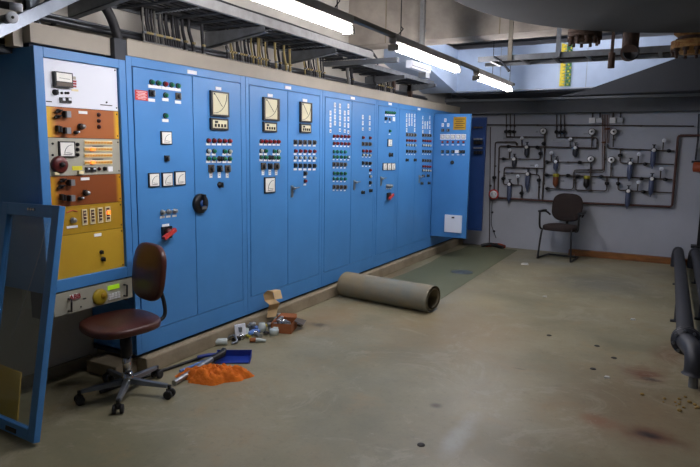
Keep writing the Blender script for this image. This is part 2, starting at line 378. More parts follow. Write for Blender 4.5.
class Face:
    """a door face: plane x=CX (rz 0) or plane y=Y facing the viewer (rz -90)"""
    def __init__(s, par, Y=None, X=CX): s.p = par; s.Y = Y; s.X = X
    def at(s, px, py): return oX(px, py, s.X) if s.Y is None else oY(px, py, s.Y)
    def rz(s): return 0 if s.Y is None else -PI/2
    def T(s): return Matrix.Identity(4) if s.Y is None else Matrix.Rotation(-PI/2, 4, 'Z')
    def put(s, k, px, py, sc=1, dz=0):
        o = inst(PR[k], NAME[k], s.p, s.at(px, py)+V((0, 0, dz)), s.rz(), (sc, sc, sc) if sc != 1 else None)
        if k in LAB: o['label'] = LAB[k]
        return o
    def row(s, ks, xs, y, lab=0, sl=0, sc=1, lsc=1, labk='lab'):
        """devices in a row with name plates `lab` metres below"""
        for k, x in zip(ks, xs):
            yy = y+sl*(x-xs[0])
            if k: s.put(k, x, yy, sc)
            if lab: s.put(labk, x, yy, lsc, -lab)
    def rect(s, x0, y0, x1, y1):
        a = s.at((x0+x1)/2, (y0+y1)/2); l = s.at(x0, (y0+y1)/2); r = s.at(x1, (y0+y1)/2); t = s.at((x0+x1)/2, y0); q = s.at((x0+x1)/2, y1)
        return a, (r-l).length, abs(t.z-q.z)
    def build(s, b, name, a):
        T = Matrix.Translation(a) @ s.T(); b.v = [T @ p for p in b.v]
        return b.build(name, s.p)
    def plate(s, x0, y0, x1, y1, k='label', name='label_plate', d=.003, label=None, lines=0):
        a, w, h = s.rect(x0, y0, x1, y1); b = MB().cbox((d/2, 0, 0), (d, w, h), k)
        for i in range(lines): b.cbox((d, 0, h/2-h*(i+1)/(lines+1)), (.001, w*(.8-.2*(i % 2)), h*.045), 'ink' if k != 'red_sign' else 'label')
        o = s.build(b, name, a)
        if label: o['label'] = label
        return o
    def meter(s, x0, y0, x1, y1, kind='quad'):
        a, w, h = s.rect(x0, y0, x1, y1)
        b = MB().cbox((.005, 0, 0), (.010, w, h), 'black').cbox((.010, 0, 0), (.004, w*.84, h*.86), 'dial')
        R = min(w, h)*.56; c0 = V((.0195, -w*.3, -h*.0)); 
        # needle and scale arc of a square panel meter
        pts = [V((.0132, w*.3-R*math.cos(t), -h*.28+R*math.sin(t))) for t in [PI/2*i/8 for i in range(9)]]
        b.tube(pts, .0012*max(1, w/.1), 'ink', 4); b.tube([(.0135, w*.28, -h*.26), (.0135, w*.28-R*.75, -h*.2)], .0012*max(1, w/.1), 'ink', 4)
        b.cbox((.0128, 0, -h*.33), (.001, w*.5, h*.03), 'ink')
        return s.build(b, 'panel_meter', a)
    def recorder(s, x0, y0, x1, y1, side=0):
        a, w, h = s.rect(x0, y0, x1, y1)
        b = MB().cbox((.01, 0, 0), (.02, w, h), 'black').cbox((.02, -side/2, 0), (.004, w*.82-side, h*.86), 'dial_yellow')
        if side: b.cbox((.025, w*.36, 0), (.012, side*.7, h*.9), 'brown_switch')
        pts = [V((.023, -w*.38+w*.72*math.sin(t), -h*.38+h*.76*(1-math.cos(t)))) for t in [PI/2*i/10 for i in range(11)]]
        b.tube(pts, .0022, 'ink', 4); b.tube([(.023, -w*.3, h*.36), (.023, w*.08, -h*.1)], .0018, 'ink', 4)
        b.cbox((.023, -w*.34, h*.38), (.003, .012, .012), 'ink')
        return s.build(b, 'chart_recorder', a)
    def setpoint(s, x0, y0, x1, y1):
        a, w, h = s.rect(x0, y0, x1, y1)
        b = MB().cbox((.009, 0, 0), (.018, w, h), 'black').cbox((.018, 0, 0), (.004, w*.82, h*.68), 'dial_yellow')
        b.cbox((.021, -w*.22, h*.18), (.004, w*.16, h*.2), 'black')
        for i in range(4): b.cbox((.022, -w*.27+i*w*.18, -h*.12), (.008, w*.08, h*.26), 'ink')
        return s.build(b, 'setpoint_unit', a)
    def lock(s, px, py):
        a = s.at(px, py); b = MB().cbox((.005, 0, 0), (.01, .03, .11), 'silver')
        b.lathe((.012, 0, .03), (1, 0, 0), [(0, .014), (.03, .013)], 'silver', 12)
        b.tube([(.038, -.01, .03), (.042, .03, .034), (.038, .075, .036)], .006, 'steel', 8)
        return s.build(b, 'door_handle', a)
    def rotary(s, px, py):
        a = s.at(px, py)
        b = MB().lathe((0, 0, 0), (1, 0, 0), [(0, .075), (.02, .075), (.03, .066), (.034, .05)], 'black', 28)
        b.lathe((.034, 0, 0), (1, 0, 0), [(0, .03), (.01, .028)], 'blue_dark', 16)
        b.cbox((.045, 0, .03), (.03, .02, .08), 'black').cbox((.05, .0, -.03), (.006, .05, .02), 'silver')
        return s.build(b, 'rotary_lock', a)
    def breaker(s, px, py):
        a = s.at(px, py)
        b = MB().cbox((.01, 0, 0), (.02, .085, .085), 'black').lathe((.02, 0, 0), (1, 0, 0), [(0, .03), (.03, .028)], 'dark_red', 16)
        T = Matrix.Rotation(math.radians(-35), 4, 'X')
        b.box((.04, -.075, -.012), (.065, .045, .014), 'red_sign', Matrix.Rotation(math.radians(25), 4, 'X'))
        return s.build(b, 'main_switch', a)

# ------------------------------------------------------------------ control cabinets
DT, DB = 2.073, .285      # door top and bottom
def cabinet(y0, y1, splits, label, open_=False):
    t = thing('control_cabinet', label, 'cabinet', (-3.38, (y0+y1)/2, .113), 'blue control cabinets in a row')
    b = MB()
    z0, z1, xb = .138, 2.137, -3.6
    g = .002
    b.box((xb, y0+g, z0), (CX-.02, y0+.02, z1), 'blue').box((xb, y1-.02, z0), (CX-.02, y1-g, z1), 'blue')   # sides
    b.box((xb, y0+g, z1-.02), (CX-.02, y1-g, z1), 'blue').box((xb, y0+g, z0), (CX-.02, y1-g, z0+.02), 'blue').box((xb, y0+g, z0), (xb+.01, y1-g, z1), 'blue')
    # face frame around the doors
    fy0, fy1 = splits[0], splits[-1]
    for a, c in (((CX-.03, y0+g, z0), (CX-.002, fy0-.004, z1)), ((CX-.03, fy1+.004, z0), (CX-.002, y1-g, z1)),
                 ((CX-.03, fy0-.004, DT+.004), (CX-.002, fy1+.004, z1)), ((CX-.03, fy0-.004, z0), (CX-.002, fy1+.004, DB-.004))):
        b.box(a, c, 'blue')
    b.build('body', t, bevel=.002)
    MB().box((xb, y0+g, .1135), (CX-.04, y1-g, .138), 'gap').build('base_frame', t)
    doors = []
    if not open_:
        MB().box((CX-.035, fy0-.003, DB-.003), (CX-.026, fy1+.003, DT+.003), 'gap').build('door_seal', t)
        for a, c in zip(splits[:-1], splits[1:]):
            d = MB().box((CX-.024, a+.0035, DB), (CX, c-.0035, DT), 'blue').build('door', t, bevel=.0025); doors.append(d)
    return t, doors
def topplate(t, px, py, w=9, h=3.6):
    a = oX(px, py, CX); MB().cbox((CX+.0005, a.y, a.z), (.004, w*.0105, .026), 'label').build('label_plate', t)

tA, (A1, A2) = cabinet(2.70, 3.90, (2.75, 3.292, 3.836), 'wide blue control cabinet nearest the rack, with red safety notice and round black lock')
tB, (B1, B2) = cabinet(3.90, 5.10, (3.945, 4.495, 5.045), 'blue double-door cabinet with two chart recorders, one above each door centre')
tC, (C1, C2) = cabinet(5.10, 6.30, (5.145, 5.70, 6.25), 'blue double-door cabinet whose left door is covered by dense rows of lamps and labels')
tD, (D1,) = cabinet(6.30, 6.90, (6.345, 6.86), 'narrow single-door blue cabinet with three small meters and a red main switch')
tE, (E1, E2) = cabinet(6.90, 8.10, (6.945, 7.5, 8.055), 'blue double-door cabinet just before the opened door, with two columns groups of lamps')
tF, _ = cabinet(8.10, 9.30, (8.15, 9.25), 'farthest blue cabinet of the row, standing with both doors swung open', True)
topplate(tA, 192, 72.3); topplate(tB, 288, 87.6); topplate(tC, 352.6, 98.2); topplate(tD, 390, 104); topplate(tE, 419, 109.2)
# A left door
f = Face(A1)
f.row(['green', 'green', 'red', 'green', 'green'], [151.2, 157.9, 164.8, 171.2, 177.5], 82.2, .027, .14)
f.plate(135, 90.3, 147.6, 100.3, 'red_sign', 'warning_notice', label='red safety notice plate', lines=6)
f.row(['sw'], [151.2], 93.3, .045, sc=1.1, lsc=1); f.row(['green'], [165], 95.2, .03); f.row(['swb'], [177.7], 96.2, .042, sc=1)
f.row(['green'], [165], 115.8, .032); f.meter(160.3, 131.3, 171.2, 144.5); f.put('sw', 166.3, 158.3)
for x, y in ((153.4, 179.9), (166.8, 179.4), (179.4, 178.2)): f.meter(x-5.4, y-7, x+5.4, y+7)
f.row(['gknob']*3, [162, 168, 174.2], 212.3, .034, -.1, sc=.85, lsc=.7)
f.plate(162, 224, 169, 226.6); f.breaker(165.8, 232.3)
# A right door
f = Face(A2)
f.plate(215.5, 87, 221, 90); f.recorder(209.6, 91.6, 227.6, 116.5); f.setpoint(209.6, 118.4, 227, 130)
X5 = [208, 213.6, 219, 224.2, 229.3]
f.row(['red']*5, X5, 140.6, .027, .02, lsc=.8); f.row(['clear_lens', 'green', None, 'green', 'clear_lens'], X5, 151, 0, .02)
f.row(['green', 'green', 'knob', 'green', 'green'], X5, 158.4, .025, .02, lsc=.8)
for x in (208, 213.6, 224.2, 229.3): f.put('lab', x, 154.4, .8)
f.row(['swb', 'sw', 'swb'], [210.6, 219, 227], 168.3, .05, .02, 1.2, .95, 'labs'); f.put('knob', 219.4, 184.8, 1.1); f.rotary(199.4, 203.4)
# B left door
f = Face(B1)
f.plate(267.5, 94, 272.5, 97); f.recorder(262.3, 98, 278.3, 120.7, .02); f.setpoint(262.3, 122.2, 275.6, 132)
X5 = [260.8, 265.3, 269.6, 273.9, 278]
f.row(['red']*5, X5, 141.2, .027, .03, lsc=.8); f.row(['clear_lens', 'green', None, 'green', 'clear_lens'], X5, 150.8, 0, .03)
for x in (X5[0], X5[1], X5[3], X5[4]): f.put('lab', x, 154.2, .8)
f.row(['green', 'green', 'knob', 'green', 'green'], X5, 157.2, .025, .03, lsc=.8)
f.row(['swb', 'sw', 'swb'], [262.8, 269.6, 276], 166, .055, .02, 1.25, 1, 'labs'); f.meter(264, 177, 274.6, 192.9)
# B right door
f = Face(B2)
f.plate(302.5, 99, 307, 101.8); f.recorder(299.3, 102.4, 310.8, 122.4, .015); f.setpoint(299.3, 123.9, 309.9, 133)
X5 = [295, 300, 304.7, 309.4, 314]
f.row(['swb']*5, X5, 142.1, 0, .02, .95); f.row(['lab']*5, X5, 145.2, 0, .02, .85)
f.row(['red']*5, X5, 151, .028, .02, lsc=.8); f.row(['clear_lens']*5, X5, 157.6, .028, .02, .9, .8)
f.row(['sw']*5, X5, 165.4, .036, .02, 1.0, .9); f.row(['sw'], [304.7], 173.4, .034, lsc=.8); f.row(['red'], [304.7], 181, .034, lsc=.8); f.lock(291.6, 191.4)
# C left door
f = Face(C1)
def stack(f, x, ya, yb, n, k='labs', sc=1., last='labt'):
    for i in range(n): f.put(k if i < n-1 else last, x, ya+(yb-ya)*i/max(1, n-1), sc)
stack(f, 330.3, 113, 131, 4); stack(f, 334.8, 105, 123, 4, last='labs'); stack(f, 339.8, 106, 130, 5); stack(f, 344.6, 113, 131, 4); stack(f, 348.2, 106, 132, 5)
XC = [333.6, 337.2, 341, 344.7, 348.2]
f.row(['red']*5, XC, 136.2, .028, .03, lsc=.7); f.row(['red']*5, XC, 143.4, .028, .03, lsc=.7)
f.row(['teal']*4, XC, 151.6, 0, .03); f.row(['green']*4+['btn'], XC, 156.8, .028, .03, lsc=.6)
f.row(['swb']*4, XC, 164.2, .036, .03, .95, .6); f.row(['green']*4, XC, 173.2, 0, .03); f.row(['teal']*4, XC, 178.6, .028, .03, lsc=.6)
f.row(['swb']*4, XC, 186.8, .036, .03, .95, .6)
# C right door
f = Face(C2)
XD = [362.7, 366.1, 369.6]
for x in (362.7, 369.6): stack(f, x, 117 + (x-362)*.1, 129, 3)
f.row(['red', None, 'red'], XD, 137.6, 0, .05); f.row(['swb']*3, XD, 143.8, 0, .05, .95)
f.row(['red']*3, XD, 150.9, 0, .05); f.row(['clear_lens']*3, XD, 155, .02, .05, .9, .6); f.row(['sw']*3, XD, 163, .036, .05, 1, .6)
f.row(['red'], [369.8], 170.2, .035, lsc=.6); f.put('clear_lens', 369.8, 176.5); f.row(['sw'], [369.8], 182.6, .036, lsc=.6); f.put('knob', 369.8, 190.6); f.put('knob', 362, 192.3); f.lock(354, 185)
# D door
f = Face(D1)
XE = [385.7, 387.7, 389.8, 391.9, 394]
f.row(['green']*5, XE, 112.4, .03, .06, lsc=.75); f.row(['sw'], [385.4], 118.6, .042, lsc=.75); f.row(['btnk'], [389.6], 119.2, .036, lsc=.75); f.plate(392.6, 117, 395, 121.2)
f.row(['green'], [389.5], 131, .04, lsc=.75); f.meter(387.4, 139, 391.6, 146.6); f.put('knob', 389.6, 154.8, 1.3)
for x in (384.4, 388.7, 392.8): f.meter(x-1.9, 163, x+1.9, 170.2)
f.row(['gknob']*3, [386.7, 388.7, 390.7], 185.8, .035, lsc=.6); f.breaker(388, 196); f.lock(380.8, 181)
# E doors
f = Face(E1)
XF = [406.6, 409.2, 411.8, 414.6]
for i, x in enumerate(XF): stack(f, x, 115.4+.12*i, 130 if i in (0, 3) else 124, 4 if i in (0, 3) else 3, last='labs')
f.row(['swb']*4, XF, 134.6, 0, .05, 1); f.row(['red']*4, XF, 140.4, 0, .05); f.row(['clear_lens']*4, XF, 145, .0, .05); f.row(['sw']*4, XF, 151.2, .04, .05, 1, .6)
f.put('knob', 406.2, 160); f.put('knob', 414.2, 160)
f = Face(E2)
XG = [422.7, 425, 427.4, 429.7]
for i, x in enumerate(XG): stack(f, x, (117.6 if i in (0, 3) else 123.2), 132 if i in (0, 3) else 127, 4 if i in (0, 3) else 2, last='labs')
f.row(['swb']*4, XG, 135.2, 0, .05, 1); f.row(['red']*4, XG, 140.7, 0, .05); f.row(['clear_lens']*4, XG, 145.3, .0, .05); f.row(['sw']*4, XG, 151.2, .04, .05, 1, .6)
f.row(['swb']*4, XG, 160.4, 0, .05, .9); f.row(['red']*4, XG, 166.4, 0, .05); f.row(['clear_lens']*4, XG, 170.4, 0, .05)
f.put('knob', 422.4, 176); f.put('knob', 427.3, 175.6); f.put('knob', 421, 183.4); f.put('knob', 428.2, 183); f.lock(419, 179)
# F: two open doors
def open_door(y, x1, inner=False):
    b = MB()
    if not inner:
        b.box((CX, y, DB+.02), (x1, y+.022, DT), 'blue').box((x1-.012, y-.002, DB+.02), (x1, y+.035, DT), 'blue')
    else:
        b.box((CX, y, DB+.02), (x1, y+.02, DT), 'blue_shaded')
        for a, c in (((CX, y-.02, DT-.03), (x1-.025, y, DT)), ((CX, y-.02, DB+.02), (x1-.025, y, DB+.05)), ((x1-.025, y-.02, DB+.02), (x1, y, DT))): b.box(a, c, 'blue_shaded')
    return b.build('door', tF, bevel=.002)
dF = open_door(8.16, -2.605)
f = Face(dF, 8.16)
f.put('labs', 445.4, 120.2, 1.0)
for x in (442.8, 448.2): f.put('labs', x, 125, 1); f.put('swb', x, 130.2, .9)
f.plate(453.4, 117, 466, 129.8, 'olive', 'notice_plate', label='yellow-brown engraved notice plate', lines=5)
XH = [442.6, 447.7, 453, 458.3, 463.6]
for x in XH:
    f.plate(x-2.4, 134.2, x+2.4, 139.6); f.meter(x-1.7, 135, x+1.7, 138.6)
f.row(['red']*5, XH, 142, .04, 0, .95, .6); f.row(['sw', 'sw', 'sw', None, 'sw'], XH, 151.6, .045, 0, 1, .6); f.plate(455, 150, 459, 153)
f.put('sw', 460.4, 151.8); f.put('knob', 452.3, 162.4, 1.2)
a, w, h = f.rect(445, 215, 461.8, 232.3)
b = MB().cbox((.012, 0, 0), (.024, w, h), 'white').cbox((.026, 0, h*.36), (.01, .04, .02), 'black').cbox((.0245, 0, 0), (.003, w*.9, h*.92), 'white')
f.build(b, 'document_box', a)['label'] = 'white document holder box'
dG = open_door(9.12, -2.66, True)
f = Face(dG, 9.10)
for y, n, k in ((127.5, 3, 'brown_switch'), (139, 3, 'grey_metal'), (142.6, 3, 'black'), (148, 3, 'grey_metal'), (152.5, 3, 'black')):
    for i in range(n):
        a = f.at(475.5+i*3, y); T = MB().cbox((.02, 0, 0), (.04, .04, .05 if k == 'black' else .025), k); f.build(T, 'contact_block', a)
# interior back plate with relays, seen past the doors
b = MB().box((-3.585, 8.2, .25), (-3.57, 9.2, 2.0), 'galv').build('mounting_plate', tF)

# ------------------------------------------------------------------ equipment rack
t = thing('equipment_rack', 'blue open-fronted instrument rack with orange and yellow panels, at the left end', 'rack', (-3.35, 2.39, 0))
R0, R1 = 2.078, 2.696
b = MB().box((-3.618, R0, .70), (CX-.03, R0+.018, 2.10), 'blue').box((-3.618, R1-.018, .7), (CX-.03, R1, 2.10), 'blue').box((-3.618, R0+.018, 2.082), (CX-.03, R1-.018, 2.10), 'blue').box((-3.618, R0+.018, .70), (-3.61, R1-.018, 2.082), 'blue')
b.build('body', t, bevel=.002)
b = MB().box((CX-.03, R0, .70), (CX, R0+.056, 2.105), 'blue').box((CX-.03, R1-.05, .70), (CX, R1, 2.105), 'blue').box((CX-.03, R0+.056, 2.05), (CX, R1-.05, 2.105), 'blue').box((CX-.03, R0+.056, .70), (CX, R1-.05, .772), 'blue')
b.build('front_frame', t, bevel=.003)
PX = -3.168
py0, py1 = R0+.045, R1-.056
def zb(px, py): return oX(px, py, PX).z
z_w0 = 2.056; z_w1 = (zb(43, 107)+zb(115, 110))/2; z_o1 = (zb(48, 138.4)+zb(117, 138.2))/2; z_g1 = (zb(50, 177)+zb(118, 173.4))/2
z_o2 = (zb(53, 208)+zb(118, 201.4))/2; z_y1 = (zb(66, 235)+zb(120, 228.2))/2; z_end = .765
def panel(za, zc, k, label=None):
    o = MB().box((PX-.01, py0, zc+.0015), (PX, py1, za-.0015), k)
    for z in (za-.02, zc+.02):
        for y in (py0+.012, py1-.012): o.lathe((PX, y, z), (1, 0, 0), [(0, .005), (.003, .004)], 'ink', 8)
    o = o.build('instrument_panel', t)
    if label: o['label'] = label
    return o
MB().box((-3.2, R0+.02, .77), (-3.18, R1-.02, 2.05), 'gap').build('rack_rail', t)
# white panel
p = panel(z_w0, z_w1, 'white', 'white instrument panel'); f = Face(p, X=PX)
a, w, h = f.rect(52.6, 72.4, 70, 87.2)
b = MB().cbox((.014, 0, 0), (.028, w, h), 'black').cbox((.028, 0, h*.14), (.004, w*.86, h*.56), 'dial').tube([(.031, -w*.3, h*.08), (.031, w*.3, h*.05)], .0012, 'ink', 4).cbox((.029, 0, -h*.32), (.006, w*.9, h*.24), 'brown_switch')
f.build(b, 'panel_meter', a)
for y in (81.3, 83.8, 86.4): f.plate(72.2, y-.9, 75.8, y+.9, 'red', 'lamp_strip', .006)
f.plate(72, 76.5, 75.5, 79.5, 'gray_panel'); f.plate(71.5, 89.3, 78, 91.2, 'cream_cell')
f.put('knob', 54.9, 92.3, .8)
for x in (61.5, 65.5, 67.8): f.put('knob', x, 93, .35)
for x in (62, 68): f.plate(x-2.6, 97.6, x+2.6, 103, 'black', 'toggle_switch', .01); f.plate(x-.5, 98.2, x+2, 100.6, 'white', 'toggle', .014)
f.plate(46, 101, 51.5, 102, 'ink'); f.plate(100.5, 104.8, 112, 105.6, 'ink'); f.put('knob', 106.4, 102.4, .25)
# orange panels
def orange(p, dx, dy, items, lx, ly, dark):
    f = Face(p, X=PX)
    for (x, y, k) in items:
        a = f.at(x, y)
        if k == 'g': b = MB().lathe((0, 0, 0), (1, 0, 0), [(0, .02), (.012, .02)], 'black', 14).cbox((.026, .004, 0), (.024, .026, .036), 'grey_metal').cbox((.024, -.012, 0), (.026, .012, .034), 'black'); f.build(b, 'rotary_knob', a)
        if k == 'h': b = MB().cbox((.012, 0, 0), (.016, .045, .008), 'black', Matrix.Rotation(.3, 4, 'X')).lathe((0, 0, 0), (1, 0, 0), [(0, .012), (.02, .011)], 'black', 10); f.build(b, 'lever_switch', a)
        if k == 'c': b = MB().cbox((.012, -.008, 0), (.03, .012, .035), 'black').cbox((.012, .008, -.004), (.03, .01, .035), 'black'); f.build(b, 'clip', a)
        if k == 's': b = MB().lathe((0, 0, 0), (1, 0, 0), [(0, .019), (.02, .018)], 'black', 14).lathe((.02, 0, 0), (1, 0, 0), [(0, .014), (.02, .013)], 'silver', 14); f.build(b, 'rotary_knob', a)
        if k == 't': b = MB().lathe((0, 0, 0), (1, 0, 0), [(0, .012), (.02, .010)], 'black', 12).lathe((.018, .008, .003), (1, 0, 0), [(0, .006), (.012, .006)], 'white', 10); f.build(b, 'terminal', a)
        if k == 'd': f.put('dark_red', x, y, .65)
    f.plate(lx-4.3, ly-1.4, lx+4.3, ly+1.4)
p = panel(z_w1, z_o1, 'orange_panel', 'orange-brown panel with yellow ends')
orange(p, 0, 0, [(64.4, 114.3, 'g'), (56.5, 116.6, 'h'), (57.5, 111, 'h'), (57.6, 128.6, 'c'), (64.4, 130.6, 'g'), (80, 126.6, 's'), (75, 132.4, 't'), (98.5, 114.7, 'd'), (98.6, 120.8, 'd'), (98.7, 126.8, 'd')], 82.8, 112.5, 0)
# grey panel
p = panel(z_o1, z_g1, 'gray_panel', 'grey panel with square meter and lamp rows'); f = Face(p, X=PX)
f.meter(58.2, 141.4, 74.4, 157.2)
for y in (144.4, 149.6, 154.7): f.put('knob', 77.2, y, .5)
for y in (143.6, 155): f.put('knob', 52.5, y, .3)
for r, y in enumerate((142.7, 149.3, 155.4, 162.4)):
    a, w, h = f.rect(84.2, y-2.5+.4, 112, y+2.5-.4)
    b = MB().cbox((.003, 0, 0), (.006, w, h), 'cream_cell')
    for i in range(18): b.cbox((.006, -w/2+w*(i+.5)/18, 0), (.006, w/18*.6, h*.5), 'amber')
    o = f.build(b, 'lamp_strip', a)
    if r in (1, 3): MB().cbox((PX+.012, f.at(91.6, y).y, f.at(91.6, y).z), (.008, .026, h*.6), 'lit').build('lit_lamp', p)['label'] = 'glowing orange lamp'
f.plate(92.5, 146, 103, 146.6, 'ink'); f.plate(92.5, 158.8, 103, 159.5, 'ink')
a = f.at(58.4, 164.6); b = MB().lathe((0, 0, 0), (1, 0, 0), [(0, .05), (.02, .05), (.03, .042), (.032, .02)], 'dark_red', 24).lathe((.032, 0, 0), (1, 0, 0), [(0, .016), (.016, .014)], 'black', 12); f.build(b, 'hand_wheel', a)
f.plate(72, 166, 82, 170.2, 'sticker', 'sticker', label='small yellow sticker')
for x in (87.2, 92.9): f.plate(x-2.3, 167.2, x+2.3, 171.8, 'black', 'toggle_switch', .01); f.plate(x-.4, 167.8, x+1.4, 169.4, 'white', 'toggle', .014)
f.put('dark_red', 98.9, 168.9, .6); f.put('knob', 104.3, 168.7, .6); f.plate(108, 166.5, 112.5, 171.5, 'label')
for x, y in ((55, 173.6), (79.4, 172.6)): f.plate(x-2.3, y-1.6, x+2.3, y+1.2, 'cream_cell', 'bracket', .02)
# second orange panel
p = panel(z_g1, z_o2, 'orange_panel_dark', 'darker orange-brown panel with yellow ends')
orange(p, 0, 0, [(68.6, 182.5, 'g'), (60, 186.6, 'h'), (61.7, 180.2, 'h'), (61.7, 196.9, 'c'), (68.8, 198, 'g'), (84.7, 192.8, 's'), (79.2, 198.4, 't')], 84.9, 178.8, 1)
# olive panel with four lamp columns
p = panel(z_o2, z_y1, 'olive', 'olive yellow panel with four lamp columns'); f = Face(p, X=PX)
for i, (x, y0_, y1_) in enumerate(((84.3, 209.3, 225), (92.2, 208.5, 223.9), (99.9, 207.6, 222.8), (107.5, 206.6, 221.6))):
    a, w, h = f.rect(x-2.5, y0_, x+2.5, y1_)
    b = MB().cbox((.003, 0, 0), (.006, w, h), 'cream_cell').cbox((.006, 0, 0), (.003, w*.62, h*.86), 'dark_red')
    for j in range(8): b.cbox((.008, 0, -h*.38+h*.76*j/7), (.005, w*.5, h*.05), 'brown_switch' if j % 2 else 'cream_cell')
    f.build(b, 'lamp_strip', a)
    if i == 3: c = f.at(107.5, 212.5); MB().cbox((PX+.012, c.y, c.z), (.008, w*.6, .022), 'lit').build('lit_lamp', p)['label'] = 'glowing orange lamp'
f.put('gknob', 72.6, 220.2, .8); f.plate(66.5, 225.6, 77.6, 228); a = f.at(71.8, 210.9)
f.build(MB().tube([(.003, -.035, -.008), (.003, 0, .004), (.003, .035, -.006)], .003, 'red_sign', 5), 'red_mark', a)
# yellow blank panel
p = panel(z_y1, z_end, 'yellow_blank', 'plain yellow blank panel'); f = Face(p, X=PX); f.plate(94, 233.4, 101.2, 236.4)
f.put('knob', 101.2, 252, .6); f.put('knob', 102.8, 259, .7)
# separate rack unit under the frame
u = MB().box((-3.5, R0+.055, .562), (CX-.012, R1-.03, .685), 'unit_grey').box((CX-.012, R0+.035, .555), (CX-.006, R1-.01, .692), 'unit_grey').build('rack_unit', t, bevel=.001)
u['label'] = 'grey rack unit with yellow dial and green display'
f = Face(u, X=CX-.006)
MB().box((CX-.2, R0+.02, .53), (CX-.05, R0+.04, .70), 'gap').box((CX-.2, R1-.03, .53), (CX-.05, R1-.01, .70), 'gap').build('support_rail', t)
for x, ya, yb in ((68.4, 299, 311), (124, 284.6, 295.6)):
    A = f.at(x, ya); B = f.at(x, yb)
    MB().tube([A, A+V((.03, 0, 0)), B+V((.03, 0, 0)), B], .006, 'black', 8).build('pull_handle', u)
a, w, h = f.rect(69.6, 294.2, 79, 299.6); f.build(MB().cbox((.003, 0, 0), (.006, w, h), 'label'), 'logo_plate', a)
tx = bpy.data.curves.new('logo', 'FONT'); tx.body = 'ABB'; tx.size = .042; tx.extrude = .001; tx.align_x = 'CENTER'; tx.align_y = 'CENTER'; tx.offset = .0012
tx.materials.append(M['red']); tmp = bpy.data.objects.new('logo_lettering', tx); COL.objects.link(tmp); bpy.context.view_layer.update()
me_ = bpy.data.meshes.new_from_object(tmp.evaluated_get(bpy.context.evaluated_depsgraph_get())); bpy.data.objects.remove(tmp)
to = bpy.data.objects.new('logo_lettering', me_); COL.objects.link(to); to.parent = u
to.location = a+V((.007, 0, 0))-worldloc(u); to.rotation_euler = (PI/2, 0, PI/2)
a = f.at(99.4, 296.8); f.build(MB().lathe((0, 0, 0), (1, 0, 0), [(0, .052), (.012, .052), (.02, .044), (.024, .02)], 'knob_yellow', 28).lathe((.02, .012, .008), (1, 0, 0), [(0, .02), (.012, .016)], 'olive', 14), 'dial', a)
f.plate(107.6, 284.8, 118.8, 289, 'lcd', 'display', .006, label='lit green display')
a, w, h = f.rect(108, 292.4, 119.8, 299)
b = MB()
for i in range(4):
    for j in range(3): b.cbox((.004, -w/2+w*(i+.5)/4, -h/2+h*(j+.5)/3), (.008, w/4*.8, h/3*.75), 'label')
f.build(b, 'keypad', a); f.plate(83, 298, 86, 299, 'ink'); f.plate(80.5, 306, 81.5, 307.4, 'black')

# ------------------------------------------------------------------ detached rack door, leaning
BR = V((-2.82, 1.765, .004)); TR = V((-2.836, 2.0, 1.229)); v = (TR-BR).normalized(); H = (TR-BR).length
u_ = V((-.998, .05, -.03)); u_ = (u_-v*u_.dot(v)).normalized(); u_.z = u_.z; W = .56
n_ = v.cross(u_).normalized()
if n_.y > 0: n_ = -n_
BR = BR+V((0, 0, max(0, -(u_*W).z)))
t = thing('rack_door', 'detached blue-framed glass door leaning against the side of the rack', 'door', BR)
Tm = Matrix((u_, v, n_)).transposed().to_4x4(); Tm.translation = BR
b = MB(); fw_ = .062; th = .036
b.box((0, 0, 0), (fw_, H, th), 'blue', Tm).box((W-fw_, 0, 0), (W, H, th), 'blue', Tm).box((fw_, 0, 0), (W-fw_, fw_*.95, th), 'blue', Tm).box((fw_, H-fw_*1.1, 0), (W-fw_, H, th), 'blue', Tm)
b.build('frame', t, bevel=.003)
MB().box((fw_-.004, fw_-.01, .014), (W-fw_+.004, H-fw_, .018), 'glass', Tm).build('glass_pane', t)
def og(px, py):
    d_ = ray(px, py); k_ = (Tm @ V((0, 0, .0195))-CAM).dot(n_)/d_.dot(n_); return CAM+d_*k_
MB().tube([og(47, 224), og(40, 252), og(30, 285), og(20, 312), og(12, 338)], .0012, 'grey_metal', 5).build('scratch', t)['label'] = 'pale scratch across the glass'
b = MB()
for dx in (-.025, 0, .025): b.lathe(Tm @ V((W*.5+dx-.03, H-.03, th)), n_, [(0, .009), (.01, .007)], 'chrome', 10)
b.build('hinge_screws', t)
MB().box((W*.30, .012, th), (W*.30+.1, .035, th+.004), 'black', Tm).build('latch_slot', t)
# yellow card standing behind the glass
P1 = V((-3.24, 1.9, 0))
b = MB().prism([oZ(17, 424, 0)-V((.4, .0, 0)), oZ(17, 424, 0), oY(21, 373, oZ(17, 424, 0).y+.12), oY(21, 373, oZ(17, 424, 0).y+.12)-V((.4, .0, -.02))], (0, .006, .0), 'yellow_blank')
tag(b.build('yellow_board', origin=(-3.25, 2.0, 0)), 'yellow board standing on the floor behind the leaning glass door', 'board')
